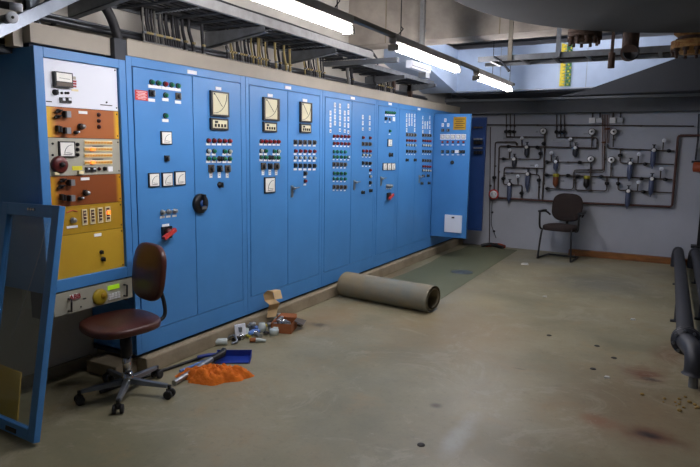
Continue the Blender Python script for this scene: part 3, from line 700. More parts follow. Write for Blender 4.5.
# ------------------------------------------------------------------ cable trunking on top of the cabinets
b = MB().box((WU+.002, 2.72, 2.139), (-3.155, 9.3, 2.24), 'trunk').box((WU+.002, 2.72, 2.2405), (-3.15, 9.3, 2.246), 'trunk')
tag(b.build('cable_trunking', origin=(-3.28, 5, 2.139), bevel=.003), 'beige cable trunking running along the tops of the blue cabinets', 'trunking')
b = MB().box((WU+.002, 2.09, 2.125), (-3.19, 2.62, 2.235), 'grey_metal' if 0 else 'trunk')
tag(b.build('cable_trunking', origin=(-3.3, 2.3, 2.102), bevel=.003), 'short grey trunking piece on top of the instrument rack', 'trunking')
MB().box((-3.4, 2.1, 2.1), (-3.22, 2.6, 2.125), 'gap').build('spacer', bpy.data.objects['cable_trunking.001'])
tg = thing('cable_gland_block', 'dark cable entry block with thick black hose curving up between rack and first cabinet', 'cable entry', (-3.2, 2.66, 2.102))
A = V((-3.2, 2.66, 2.1))
MB().box((-3.25, 2.622, 2.102), (-3.155, 2.716, 2.235), 'tray_dark').build('block', tg, bevel=.004)
pts = smooth_path([(-3.2, 2.67, 2.2), oX(118, 40, -3.2), oX(112, 20, -3.2), oX(103, 5, -3.2), oX(88, -6, -3.25), oX(60, -16, -3.35)])
MB().tube(pts, .03, 'cable', 12).build('hose', tg)
tg = thing('flexible_conduit', 'thin black conduit rising from the left end of the rack trunking', 'conduit', (-3.3, 2.08, 2.24))
MB().tube(smooth_path([(-3.3, 2.06, 2.13), oX(35, 30, -3.3), oX(37, 18, -3.3), oX(44, 5, -3.3), oX(56, -5, -3.3)]), .014, 'cable', 10).build('hose', tg)
MB().box((-3.33, 2.03, 2.102), (-3.25, 2.085, 2.25), 'trunk').build('sleeve', tg)
# yellow hose coil on the rack top
b = MB()
for k in range(3):
    c = V((-3.47, 2.03, 2.13+.035*k)); b.tube([c+V((.1*math.cos(a_*PI/10)*1.0, .12*math.sin(a_*PI/10)-.1, .01*math.sin(a_+k))) for a_ in range(21)], .018, 'yellow_hose', 8, False)
b.box((-3.6, 1.75, 2.07), (-3.33, 2.07, 2.11), 'tray_dark')
tag(b.build('hose_coil', origin=(-3.47, 1.95, 2.1)), 'coil of yellow hose on a small bracket shelf left of the rack top', 'hose')
# pipe running along above the trunking
b = MB().cyl((-3.3, 2.2, 2.292), (-3.3, 8.2, 2.292), .019, 'conduit', 12).cyl((-3.32, 2.2, 2.325), (-3.32, 8.2, 2.325), .009, 'steel', 8)
for y in (2.32, 3.0, 4.0, 5.2, 6.4, 7.6): b.box((WU, y, 2.268), (-3.28, y+.02, 2.273), 'tray_dark').box((-3.335, y, 2.273), (-3.33, y+.02, 2.335), 'tray_dark')
tag(b.build('conduit_pipe', origin=(-3.3, 3, 2.33)), 'long horizontal black conduit above the cabinet trunking', 'conduit')
b = MB().box((-3.38, 2.2, 2.26), (-3.34, 2.26, 2.75), 'galv').box((-3.385, 2.18, 2.26), (-3.38, 2.2, 2.75), 'black').box((WU, 2.2, 2.45), (-3.38, 2.24, 2.48), 'galv')
tag(b.build('support_post', origin=(-3.33, 2.18, 2.26)), 'vertical steel angle bracket behind the hose at the conduit start', 'bracket')

# ------------------------------------------------------------------ cable tray over the cabinets
TX = -2.8; TZ = 2.475
t = thing('cable_tray', 'grey metal cable tray hanging over the cabinets nearest the camera', 'cable tray', (-3.2, 4, TZ))
b = MB().box((TX-.006, 1.6, TZ), (TX, 5.5, TZ+.055), 'rail').box((TX-.03, 1.6, TZ+.055), (TX, 5.5, TZ+.06), 'rail').box((TX-.03, 1.6, TZ-.005), (TX, 5.5, TZ), 'rail')
b.build('outer_rail', t)
MB().box((WU+.02, 1.6, TZ), (WU+.03, 5.5, TZ+.055), 'tray').build('inner_rail', t)
for i in range(20):
    y = 1.65+i*.2; b = MB().box((WU+.03, y, TZ), (TX-.006, y+.03, TZ+.012), 'tray_dark')
    if i % 4 == 3:
        for j in range(17): b.box((WU+.06+j*.034, y-.002, TZ-.004), (WU+.075+j*.034, y+.03, TZ), 'steel')
    b.build('rung', t)
for i, y in enumerate((2.5, 3.72, 4.78)):
    T = MB().prism([(WU, y, TZ-.125), (WU, y, TZ-.002), (TX-.02, y, TZ-.002), (TX-.02, y, TZ-.045)], (0, .008, 0), 'tray')
    T.prism([(WU, y, TZ-.125), (WU, y+.05, TZ-.125), (TX-.02, y+.05, TZ-.045), (TX-.02, y, TZ-.045)], (0, 0, .006), 'tray')
    T.build('bracket_arm', t)
t2 = thing('cable_tray', 'second, lower cable tray over the far cabinets, past the concrete beam line', 'cable tray', (-3.3, 6.8, 2.42))
MB().box((-2.95, 5.5, 2.47), (-2.9, 5.56, 2.52), 'galv').box((WU+.01, 5.52, 2.43), (-2.55, 5.58, 2.475), 'tray').box((-3.0, 5.58, 2.43), (-2.994, 7.7, 2.48), 'tray').build('outer_rail', t2)
for i in range(10):
    y = 5.7+i*.21; MB().box((WU+.01, y, 2.43), (-3.0, y+.03, 2.44), 'tray_dark').build('rung', t2)
for y in (6.5, 7.5): MB().prism([(WU, y, 2.32), (WU, y, 2.428), (-2.9, y, 2.428), (-2.9, y, 2.39)], (0, .04, 0), 'tray').build('bracket_arm', t2)
# cables lying on the trays
for i in range(13):
    x = -3.37+i*.043; zz = TZ+.012+.013
    pts = [(x+.012*math.sin(y*2.3+i), y, zz+(.02 if i % 3 == 0 else 0)+.004*math.sin(y*5+i*2)) for y in [1.6+.26*k for k in range(16)]]
    o = MB().tube(pts, .013 if i % 2 else .017, 'cable', 7).build('tray_cable', origin=pts[0])
    tag(o, 'black cable lying along the near cable tray, one of the dense bundle', 'cable', 'cables on the near tray')
for i in range(6):
    x = -3.37+i*.06; pts = [(x+.012*math.sin(y*2+i), y, 2.456+.004*math.sin(y*5+i)) for y in [5.6+.23*k for k in range(10)]]
    tag(MB().tube(pts, .015, 'cable', 7).build('tray_cable', origin=pts[0]), 'dark cable lying along the far cable tray', 'cable', 'cables on the far tray')
# loose cables along the outer rail
for i, (dz, ph) in enumerate(((.065, 0), (.07, 2))):
    pts = [(TX-.02+.01*math.sin(y*3+ph), y, TZ+dz+.012*math.sin(y*2.1+ph)) for y in [1.7+.2*k for k in range(20)]]+[(-2.86, 5.7, TZ+.03), (-2.95, 5.9, TZ)]
    tag(MB().tube(pts, .008, 'cable', 7).build('loose_cable', origin=pts[0]), ('upper' if i else 'lower')+' of two thin black cables draped along the light outer rail of the tray', 'cable')
# drops from tray to trunking
def drops(ys, label, group, zt=TZ, x=-3.245, tan=.0, thick=.008):
    for i, y in enumerate(ys):
        k = 'cable_tan' if random.random() < tan else ('cable_grey' if random.random() < .25 else 'cable')
        y1 = y+random.uniform(-.012, .012); x1 = x-random.uniform(0, .03)
        b = MB().tube(smooth_path([(x1, y1, zt+.03), (x1, y1, zt-.06), (x+.005, y, 2.31), (x+.01, y, 2.246)], 4), thick, k, 7)
        b.lathe((x+.01, y, 2.246), (0, 0, 1), [(0, .014), (.02, .014), (.024, .011)], 'silver', 8).cbox((x+.012, y, 2.325), (.022, .022, .014), 'cable_tan' if i % 4 else 'steel')
        tag(b.build('drop_cable', origin=(x, y, 2.25)), label, 'cable', group)
Yp = lambda px: oX(px, 45, -3.24).y
n1 = [Yp(144+i*2.4) for i in range(15)]
drops(n1, 'thin cable in the dense first cluster dropping into the trunking over the nearest cabinet', 'first cluster of drop cables')
drops([Yp(180), Yp(185.5), Yp(193), Yp(203)], 'separate thicker black cable dropping just right of the first cluster', 'separate drop cables', thick=.013)
drops([Yp(227+i*2.6) for i in range(17)], 'thin cable in the second cluster, over the cabinet with chart recorders', 'second cluster of drop cables', tan=.15)
drops([Yp(276), Yp(280), Yp(286), Yp(290)], 'cable dropping between the second and third clusters', 'drop cables between clusters', tan=.35, thick=.011)
drops([Yp(305+i*2.1) for i in range(10)], 'thin cable in the small third cluster dropping into the trunking', 'third cluster of drop cables', tan=.1)
drops([Yp(349), Yp(353)], 'thick black cable of the pair dropping beyond the third cluster', 'pair of thick drop cables', zt=2.43, thick=.018)
drops([6.45+i*.06 for i in range(9)], 'dark cable dropping from the far cable tray to the trunking', 'drop cables of the far tray', zt=2.43, thick=.013)
for i, y in enumerate((6.95, 7.5)):
    tag(MB().box((-3.3, y, 2.247), (-3.24, y+.05, 2.43), 'rust_dark').build('cable_duct', origin=(-3.27, y, 2.25)), ('nearer' if not i else 'farther')+' of two rusty upright metal sleeves above the far cabinets', 'sleeve')
b = MB().box((-2.62, 5.9, 2.42), (-2.55, 6.45, 2.50), 'white').box((-2.56, 5.92, 2.44), (-2.545, 6.4, 2.45), 'grey_metal').box((-2.64, 6.3, 2.36), (-2.55, 6.42, 2.42), 'grey_metal').cyl((-2.6, 6.2, 2.5), (-2.6, 6.2, 2.79+.4), .006, 'steel', 6)
tag(b.build('junction_box', origin=(-2.6, 6.1, 2.42), bevel=.004), 'white junction box hanging behind the second lamp, beside the tray end', 'box')
# top-left tubes and channel
A = oY(0, 30, 1.75); B = oY(78, -6, 2.3)
d = (B-A).normalized(); A = A-d*.3
sd = d.cross(V((0, 0, 1))).normalized(); uu = sd.cross(d)
T = Matrix((d, sd, uu)).transposed().to_4x4(); T.translation = A
L_ = (B-A).length+.1
b = MB().box((0, -.003, -.03), (L_, .003, .03), 'galv', T).box((0, -.02, .026), (L_, .003, .03), 'galv', T)
for i in range(8): b.box((.1+i*.1, -.0045, -.006), (.15+i*.1, -.003, .006), 'tray_dark', T)
tag(b.build('steel_channel', origin=A), 'perforated galvanised steel channel crossing diagonally at the top left corner', 'bracket')
A = oY(22, 8, 1.8); B = oY(-25, 0, 1.65)
b = MB().cyl(B, A, .018, 'cable', 12); dd = (A-B).normalized(); b.lathe(A-dd*.05, dd, [(0, .019), (.05, .019), (.052, .016)], 'white', 14)
tag(b.build('capped_tube', origin=B), 'dark tube with a white end cap, upper of two at the top left corner', 'tube')
A = oY(12, 17.5, 1.75); B = A+V((-.35, .12, .03)); nn = (A-B).normalized()
b = MB().cyl(B, A, .022, 'tray_dark', 12).lathe(A, nn, [(0, .027), (.012, .027), (.014, .024)], 'white', 18).lathe(A+nn*.0145, nn, [(0, .007), (.001, .007)], 'ink', 10)
tag(b.build('capped_tube', origin=B), 'tube ending in a round white cap, lower of two at the top left corner', 'tube')

# ------------------------------------------------------------------ fluorescent lamps on a hanging rail
LX, LZ = -2.0, 2.34
t = thing('lamp_rail', 'grey steel rail hung from the ceiling carrying the fluorescent lamps', 'rail', (LX, 5, 2.43))
MB().box((LX-.02, 1.9, 2.415), (LX+.02, 8.0, 2.445), 'lamp_channel').build('channel', t)
for px in (337, 401):
    d = ray(px, 22); y = oX(px, 22, LX).y
    b = MB().cyl((LX, y, 2.44), (LX, y, CZ if y < BMY-.05 else 2.8), .004, 'black', 6).tube([(LX, y, 2.445), (LX-.02, y, 2.46), (LX, y, 2.48), (LX+.02, y, 2.5), (LX, y, 2.52)], .005, 'black', 6)
    b.build('hanger', t)
for y in (7.0, 7.8): MB().cyl((LX, y, 2.44), (LX, y, CZ), .004, 'black', 6).build('hanger', t)
def lamp(y0, y1, label):
    t = thing('fluorescent_lamp', label, 'lamp', (LX, (y0+y1)/2, 2.415), 'hanging fluorescent lamps')
    e0, e1 = y0-.05, y1+.05
    MB().prism([(LX-.034, e0, 2.44), (LX+.034, e0, 2.44), (LX+.034, e0, 2.385), (LX+.018, e0, 2.368), (LX-.018, e0, 2.368), (LX-.034, e0, 2.385)], (0, e1-e0, 0), 'lamp_body').build('housing', t, bevel=.003)
    for y in (e0, e1-.03): MB().box((LX-.042, y, 2.318), (LX+.042, y+.03, 2.366), 'lamp_body').build('end_cap', t, bevel=.004)
    for x in (-.02, .02):
        MB().cyl((LX+x, e0+.03, LZ), (LX+x, e1-.03, LZ), .0115, 'tube', 14).build('tube', t)
lamp(2.12, 3.52, 'nearest fluorescent lamp, cut by the top edge of the picture')
lamp(4.3, 5.7, 'middle fluorescent lamp of the hanging row of three')
lamp(6.42, 7.78, 'farthest fluorescent lamp of the hanging row, near the back duct')

t = thing('ceiling_lamp', 'fluorescent lamp fixed under the ceiling behind the concrete beam, above the pale duct', 'lamp', (-.9, 7.3, CZ))
MB().box((-1.45, 7.27, CZ-.06), (-.65, 7.33, CZ-.001), 'lamp_body').build('housing', t)
MB().cyl((-1.4, 7.3, CZ-.085), (-.7, 7.3, CZ-.085), .0125, 'tube', 12).build('tube', t)
MB().box((-1.44, 7.28, CZ-.105), (-1.4, 7.32, CZ-.06), 'lamp_body').box((-.7, 7.28, CZ-.105), (-.66, 7.32, CZ-.06), 'lamp_body').build('end_cap', t)

# ------------------------------------------------------------------ ducts at the back
b = MB().box((-2.9, 8.35, 2.385), (1.6, 9.2, 2.98), 'duct')
for px in (500, 586):
    x = oY(px, 80, 8.35).x; b.box((x-.004, 8.345, 2.385), (x+.004, 8.35, 2.98), 'galv')
b.box((-2.9, 8.34, 2.385), (1.6, 8.35, 2.40), 'galv')
t = thing('ventilation_duct', 'large pale galvanised ventilation duct crossing below the ceiling at the back', 'duct', (-.6, 8.8, 2.385)); b.build('duct', t)
t = thing('ventilation_duct', 'pale duct branch running along the left side behind the middle lamp', 'duct', (-3.2, 7.8, 2.45))
MB().prism([(-2.9, 7.0, 2.65), (-2.9, 8.35, 2.385), (-2.9, 8.35, 2.98), (-2.9, 7.0, 2.98)], (-.515, 0, 0), 'duct').build('duct', t)
# dark sloping duct on the right
Yd = 8.1
P = [oY(583, 91, Yd), oY(680, 57, Yd), V((.9, Yd, 3.0)), V((1.9, Yd, 3.0)), V((1.9, Yd, 2.32)), oY(560, 96, Yd)]
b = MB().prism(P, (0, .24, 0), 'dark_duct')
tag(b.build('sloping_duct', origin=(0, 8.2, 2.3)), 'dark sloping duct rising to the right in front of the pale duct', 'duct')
b = MB().prism([(-3.0, 8.45, 2.384), (1.9, 8.45, 2.384), (1.9, 9.3, 2.384), (-3.0, 9.3, 2.384)], (0, 0, -.02), 'dark_duct')  # dark colour stands for the shade below the pale duct
tag(b.build('duct_underside_shade', origin=(0, 8.9, 2.36)), 'dark sheet for the shaded underside of the pale duct above the pipework wall', 'panel')
b = MB()
for i in range(13):
    z = 2.42+i*.042
    c = oY(563.2, 80, 8.34).x
    b.box((c-.045, 8.325, z), (c+.02, 8.34, z+.03), 'strap_yellow').box((c-.045, 8.325, z+.03), (c-.01, 8.34, z+.042), 'strap_yellow')
    b.box((c+.03, 8.325, z), (c+.095, 8.34, z+.036), 'strap_green').box((c+.05+.02*(i % 2), 8.32, z+.01), (c+.07+.02*(i % 2), 8.325, z+.03), 'strap_yellow')
tag(b.build('marker_tape', origin=(c, 8.33, 2.42)), 'yellow and green stepped marker strips hanging on the pale duct', 'tape')

a = oY(423, 20, BMY-.03)
b = MB().box((a.x-.022, BMY-.06, 2.5), (a.x+.022, BMY-.01, CZ), 'rail').box((a.x-.03, BMY-.01, 2.8), (a.x+.03, BMY-.001, 2.83), 'rail')
tag(b.build('hanger_post', origin=(a.x, BMY-.03, 2.5)), 'pale upright steel post fixed to the concrete beam above the middle lamp', 'post')

# tank with flanges
TC = V((.60, 3.6, 2.5)); TR_ = 1.93
t = thing('storage_tank', 'huge dark round tank overhead, its curved rim crossing the upper right', 'tank', (TC.x, TC.y, 2.55))
b = MB().lathe((TC.x, TC.y, 2.49), (0, 0, 1), [(0, .2), (.0, TR_*.985), (.012, TR_), (.74, TR_)], 'tank', 96); b.build('shell', t)
MB().lathe((TC.x, TC.y, 2.503), (0, 0, 1), [(0, TR_+.001), (.005, TR_+.006), (.01, TR_+.001)], 'steel', 96).build('rim', t)
def flange(c, r, k1, k2, par, name='flange'):
    b = MB().lathe(c, (0, 0, 1), [(-.10, r*.55), (-.06, r*.62), (-.06, r), (-.03, r), (-.03, r*.96), (-.026, r*.96), (-.026, r), (0, r)], k1, 28)
    b.lathe(c, (0, 0, 1), [(0, r*.7), (.06, r*.7)], k2, 24)
    for i in range(10):
        a = 2*PI*i/10; p = V(c)+V((math.cos(a)*r*.85, math.sin(a)*r*.85, 0)); b.cyl(p+V((0, 0, -.12)), p+V((0, 0, .01)), .013, k2, 6); b.lathe(p+V((0, 0, -.085)), (0, 0, 1), [(0, .024), (.025, .024)], k2, 6)
    return b.build(name, par)
c = oY(585, 29.5, 5.15); MB().cyl(c, (c.x, c.y, CZ), .07, 'rust_dark', 20).build('neck_pipe', t)
flange(c, .128, 'rust_dark', 'rust_dark', t)['label'] = 'dark bolted flange under the tank'
c = oY(692, 41, 5.66); o = flange(c, .15, 'rust', 'rust_dark', t); o['label'] = 'rusty yellowish bolted flange under the tank'
MB().lathe(c+V((0, 0, .03)), (0, 0, 1), [(0, .1), (.03, .135), (.09, .13), (.10, .09), (CZ-c.z-.03, .09)], 'rust', 24).build('collar', t)
A = oY(632, 25, 5.52); A.z = CZ; B = oY(632, 54, 5.52)
MB().tube(smooth_path([A, (A.x, A.y, B.z+.07), (A.x+.0, A.y-.03, B.z+.01), (A.x, A.y-.1, B.z)]), .064, 'rust_dark', 18).lathe((B.x, A.y-.1, B.z), (0, -1, 0), [(0, .064), (.001, .052), (-.05, .052)], 'ink', 18).build('drain_elbow', t)['label'] = 'open pipe elbow hanging below the tank'
# ladder type cable tray on hangers, right
t = thing('ladder_tray', 'grey ladder cable tray hanging behind the tank in front of the pale duct', 'cable tray', (-.9, 6.0, 2.45))
b = MB().prism([oY(478, 57, 5.95), oY(478, 57, 5.95)-V((0, 0, .05)), V((1.8, 5.95, 2.43)), V((1.8, 5.95, 2.49))], (0, .012, 0), 'tray')
b.build('side_rail', t); MB().prism([V((-1.9, 6.35, 2.49)), V((-1.9, 6.35, 2.45)), V((1.8, 6.35, 2.43)), V((1.8, 6.35, 2.49))], (0, .012, 0), 'tray').build('side_rail', t)
for i in range(12): MB().box((-1.75+i*.3, 5.962, 2.445), (-1.72+i*.3, 6.35, 2.465), 'tray').build('rung', t)
for px, yt in ((510, 20), (558, 28)):
    a = oY(px, 50, 5.93); MB().box((a.x-.02, 5.925, 2.44), (a.x+.02, 5.948, CZ-.0), 'lamp_channel' if px == 510 else 'steel').build('hanger', t)
a = oY(504, 62, 5.9); MB().tube([oY(494, 57, 5.93), oY(502, 62, 5.9), oY(509, 71, 5.85)], [.01, .008, .014], 'tray_dark', 8).build('brace', t)
for i in range(5):
    pts = [(-1.8+.3*k, 6.02+i*.06+.01*math.sin(k+i), 2.48+.004*math.sin(2*k+i)) for k in range(13)]
    tag(MB().tube(pts, .014, 'cable', 7).build('tray_cable', origin=pts[0]), 'black cable lying in the ladder tray behind the tank', 'cable', 'cables in the ladder tray')
a = oY(612, 50, 5.7); b = MB().box((a.x-.013, 5.71, a.z-.08), (a.x+.013, 5.73, CZ), 'rust_dark').cyl((a.x, 5.72, a.z-.15), (a.x, 5.72, a.z-.02), .028, 'rust_dark', 10)
tag(b.build('drop_rod', origin=(a.x, 5.72, a.z)), 'rusty hanging rod between the dark flange and the pipe elbow', 'rod')

# ------------------------------------------------------------------ pneumatic pipework on the back wall
PY = 9.55
def wp(x, y, d=0): return oY(x, y, PY-d)
def pipe(pts, r, k, label, name='wall_pipe', group=None, d=0, cat='pipe', sub=()):
    P = [wp(*p, d) for p in pts]; b = MB()
    Q = [P[0]]
    for i in range(1, len(P)-1):
        a = (P[i-1]-P[i]).normalized(); c = (P[i+1]-P[i]).normalized(); q = min(.03, (P[i-1]-P[i]).length*.4, (P[i+1]-P[i]).length*.4)
        Q += [P[i]+a*q, P[i]+a*q*.3+c*q*.3, P[i]+c*q]
    Q.append(P[-1]); b.tube(Q, r*.82, k, 8)
    # wall clips
    for i in range(len(P)-1):
        m_ = (P[i]+P[i+1])/2; b.box((m_.x-.012, m_.y, m_.z-.012), (m_.x+.012, BY-.001, m_.z+.012), k)
    return tag(b.build(name, origin=P[0]), label, cat, group)
pipe([(700, 135.5), (678.2, 135.5), (672, 206.8), (578, 202.8), (498, 197.8)], .021, 'pipe_red', 'thick reddish-brown main pipe running along the bottom and right of the wall pipework')
pipe([(487, 124.8), (592, 125.2), (694, 126.2)], .012, 'pipe_thin', 'long thin horizontal conduit along the top of the pipework wall', name='wall_conduit')
pipe([(490.5, 127), (489.4, 243)], .009, 'pipe_thin', 'thin upright conduit at the far left of the pipework wall', name='wall_conduit')
pipe([(492, 200), (491.3, 225), (496, 238)], .006, 'cable', 'thin cable hanging below the round red-rimmed sign', name='wall_cable', cat='cable')
pipe([(516.8, 146), (516.6, 142), (495.4, 142), (494.2, 190)], .012, 'pipe_thin', 'outermost left branch pipe going down to the round sign')
pipe([(597, 148.3), (545, 146.9), (499.2, 146.3), (498, 197)], .015, 'pipe_thin', 'long branch pipe with a left downpipe, through the upper two regulators')
for i, (x, nm) in enumerate(((506.3, 'left'), (510.3, 'middle'), (514.3, 'right'))): pipe([(x, 114.5), (x, 136.9)], .010, 'pipe_thin', nm+' one of the left trio of short upright pipes from the ceiling band')
pipe([(506.3, 136.9), (545, 137.1)], .012, 'pipe_thin', 'short horizontal pipe joining the left trio of upright pipes')
pipe([(544.8, 131), (544.2, 168), (542.3, 199.6)], .015, 'pipe_thin', 'upright pipe running down from the leftmost round gauge to the main pipe')
pipe([(499, 158.8), (540.6, 159.3), (541, 147.2)], .011, 'pipe_thin', 'second-level left branch pipe ending in an upturned valve')
pipe([(543.4, 168.6), (504.4, 167.3), (503.3, 184.6), (522.3, 185.2), (521.6, 198.6)], .012, 'pipe_thin', 'inner left pipe loop around the filters, dropping to the main pipe')
pipe([(504, 173), (520, 173.2), (539.4, 175), (538.4, 199.4)], .011, 'pipe_thin', 'inner left middle pipe passing the tall filter and dropping to the main pipe')
for i, (x, nm) in enumerate(((556.6, 'left'), (560.6, 'middle'), (564.3, 'right'))): pipe([(x, 114.5), (x, 137.3)], .010, 'pipe_thin', nm+' one of the centre trio of short upright pipes from the ceiling band')
pipe([(556.6, 137.3), (597.2, 137.6), (596.8, 148.4)], .012, 'pipe_thin', 'horizontal pipe joining the centre trio and bending down at its right end')
pipe([(545, 161.9), (592, 162.4)], .011, 'pipe_thin', 'centre branch pipe with the blue-bowled regulator')
pipe([(543.6, 174.8), (573.6, 175.8), (640, 177.8), (672.5, 179.6)], .013, 'pipe_thin', 'long horizontal pipe through both yellow-topped regulators to the red-brown riser')
pipe([(545, 188.4), (573.2, 189.4), (574, 170), (603, 170)], .011, 'pipe_thin', 'bottom centre pipe turning up beside the orange-bowled regulator')
pipe([(575.5, 176), (575, 190), (606.7, 191), (607, 177)], .011, 'pipe_thin', 'U-shaped pipe under the dark-bowled regulator')
pipe([(576, 172.2), (604.4, 172.4), (604.8, 146)], .008, 'pipe_thin', 'thin pair-pipe stepping up to the copper bundle')
pipe([(592.2, 131), (591.6, 148.4)], .010, 'pipe_thin', 'short stem pipe below the centre round gauge')
pipe([(590.9, 159), (590.4, 177)], .012, 'pipe_thin', 'stem pipe below the lower centre round gauge')
pipe([(613.6, 132), (613.2, 147)], .010, 'pipe_thin', 'short stem pipe below the upper right round gauge')
pipe([(611.4, 160), (610.8, 176.6)], .012, 'pipe_thin', 'stem pipe below the lower right round gauge')
pipe([(607.6, 144), (607.6, 148.4), (674.8, 151)], .012, 'pipe_thin', 'top right branch pipe reaching the red-brown riser')
pipe([(620.4, 149), (620, 163), (674, 164.4)], .011, 'pipe_thin', 'second right branch pipe reaching the red-brown riser')
pipe([(618.3, 177.2), (618, 190.2), (671.8, 192.8)], .011, 'pipe_thin', 'lowest right branch pipe reaching the red-brown riser')
for i in range(5):
    x = 602.6+i*1.6
    pipe([(x, 114.5), (x-.1, 144-i*.3)] if i > 1 else [(x, 114.5), (x-.4, 170)], .0065, 'pipe_copper', 'copper pipe in the upright brown bundle right of centre', name='copper_pipe', group='bundle of copper pipes')
pipe([(699, 114), (698, 140), (695.4, 160)], .014, 'pipe_black', 'dark conduit dropping from the band to the orange box at the right edge', name='wall_conduit')
a = wp(701, 167, .05); b = MB().lathe((a.x-.1, a.y, a.z), (1, 0, 0), [(0, .04), (.01, .07), (.2, .07), (.21, .05)], 'orange_box', 20).box((a.x-.05, a.y, a.z-.05), (a.x+.1, BY-.001, a.z+.05), 'orange_box').box((a.x-.12, a.y-.02, a.z+.055), (a.x+.15, a.y+.03, a.z+.085), 'pipe_black')
tag(b.build('alarm_horn', origin=(a.x, a.y, a.z)), 'orange cylindrical device on the wall at the right edge', 'device')
a0 = wp(699, 181, .1); a1 = wp(697.5, 246, .1)
b = MB().box((a1.x-.01, a1.y, a1.z), (a1.x+.09, a1.y+.08, a0.z), 'black').box((a1.x-.08, a1.y-.03, a1.z-.03), (a1.x+.12, BY-.001, a1.z), 'black').box((a1.x+.02, a1.y+.07, a0.z+.03), (a1.x+.1, BY-.001, a0.z+.13), 'red_sign')
tag(b.build('wall_post', origin=(a1.x, a1.y, a1.z)), 'black upright post with a shelf foot at the right edge of the back wall', 'post')
# sign
a = wp(493.7, 194.4, .06)
b = MB().lathe(a, (0, -1, 0), [(0, .082), (.008, .082)], 'red_sign', 28).lathe(a+V((0, -.008, 0)), (0, -1, 0), [(0, .062), (.002, .062)], 'label', 28)
for i, w in enumerate((.05, .08, .08, .045)): b.box((a.x-w/2, a.y-.011, a.z+.032-i*.019), (a.x+w/2, a.y-.010, a.z+.037-i*.019), 'ink')
b.cyl(a, (a.x, BY-.001, a.z), .012, 'black', 8)
t = thing('round_sign', 'round white sign with a dark red rim on the wall left of the chair', 'sign', a)
tag(t, t['label'], 'sign'); b.build('disc', t)
# gauges
def gauge(x, y, label, r=.052, stem=True):
    a = wp(x, y, .03); t = thing('pressure_gauge', label, 'gauge', a, 'round pressure gauges')
    MB().lathe((a.x, BY-.001, a.z), (0, -1, 0), [(0, r*.5), (BY-a.y-.02, r*.5), (BY-a.y-.02, r), (BY-a.y+.02, r), (BY-a.y+.022, r*.9)], 'black', 24).build('case', t)
    b = MB().lathe((a.x, a.y-.022, a.z), (0, -1, 0), [(0, r*.84), (.006, r*.84)], 'label', 24).lathe((a.x, a.y-.028, a.z), (0, -1, 0), [(0, r*.3), (.003, r*.26)], 'ink', 12)
    b.tube([(a.x, a.y-.029, a.z), (a.x+r*.2, a.y-.029, a.z+r*.5)], .003, 'ink', 4); b.build('dial', t)
gauge(543.4, 131.2, 'leftmost round pressure gauge, near the top of the pipework')
gauge(592, 131.7, 'upper round gauge just left of the copper pipe bundle')
gauge(613.8, 131.7, 'upper round gauge just right of the copper pipe bundle')
gauge(590.9, 159.1, 'lower round gauge left of the copper pipes, above the dark bowl')
gauge(611.4, 159.8, 'lower round gauge right of the copper pipes')
# junction boxes
for x, y, k, l in ((592, 120.4, 'label', 'bright white small wall box left of the copper pipes'), (599.4, 120.4, 'grey_metal', 'grey small wall box touching the left of the copper pipes'),
                   (612.6, 120.3, 'label', 'bright white small wall box right of the copper pipes'), (620, 120.4, 'grey_metal', 'grey small wall box, rightmost of the four under the band')):
    a = wp(x, y); b = MB().box((a.x-.042, a.y-.01, a.z-.04), (a.x+.042, BY-.001, a.z+.04), k).cyl((a.x, a.y+.02, a.z+.04), (a.x, a.y+.02, 2.138), .01, 'pipe_thin', 8)
    tag(b.build('wall_box', origin=a, bevel=.004), l, 'box', 'small wall boxes')
# small pressure indicators: pale cap on a stem
for x, y, yb, l in ((521.7, 138.2, 146.6, 'pale small gauge on a stem, topmost of the left group'), (509.5, 150.2, 159, 'pale small gauge on a stem below the left trio of pipes'), (551.2, 153, 162, 'pale small gauge right of the leftmost upright pipe'),
                    (570.3, 139.2, 148, 'pale small gauge below the centre trio of pipes'), (517.7, 176.2, 185, 'pale small gauge between the two left filters'), (536.6, 166, 174.6, 'pale small gauge above the left tall filter'),
                    (663.6, 140.6, 150.6, 'pale small gauge at the top right near the riser'), (638.5, 154.3, 163.8, 'pale small gauge over the second right branch'), (661, 169, 179.2, 'pale small gauge over the third right branch near the riser'), (638, 182.4, 191.2, 'pale small gauge over the lowest right branch')):
    a = wp(x, y, .05); c = wp(x-.2, yb, 0)
    b = MB().cyl((a.x, c.y, c.z), (a.x, a.y, a.z), .009, 'pipe_thin', 8).lathe((a.x, a.y+.03, a.z), V((.25 if x > 600 else 0, -1, .1)), [(0, .016), (.01, .027), (.03, .027), (.034, .022)], 'white' if x < 600 else 'white', 16)
    tag(b.build('small_gauge', origin=a), l, 'gauge', 'small gauges on stems')
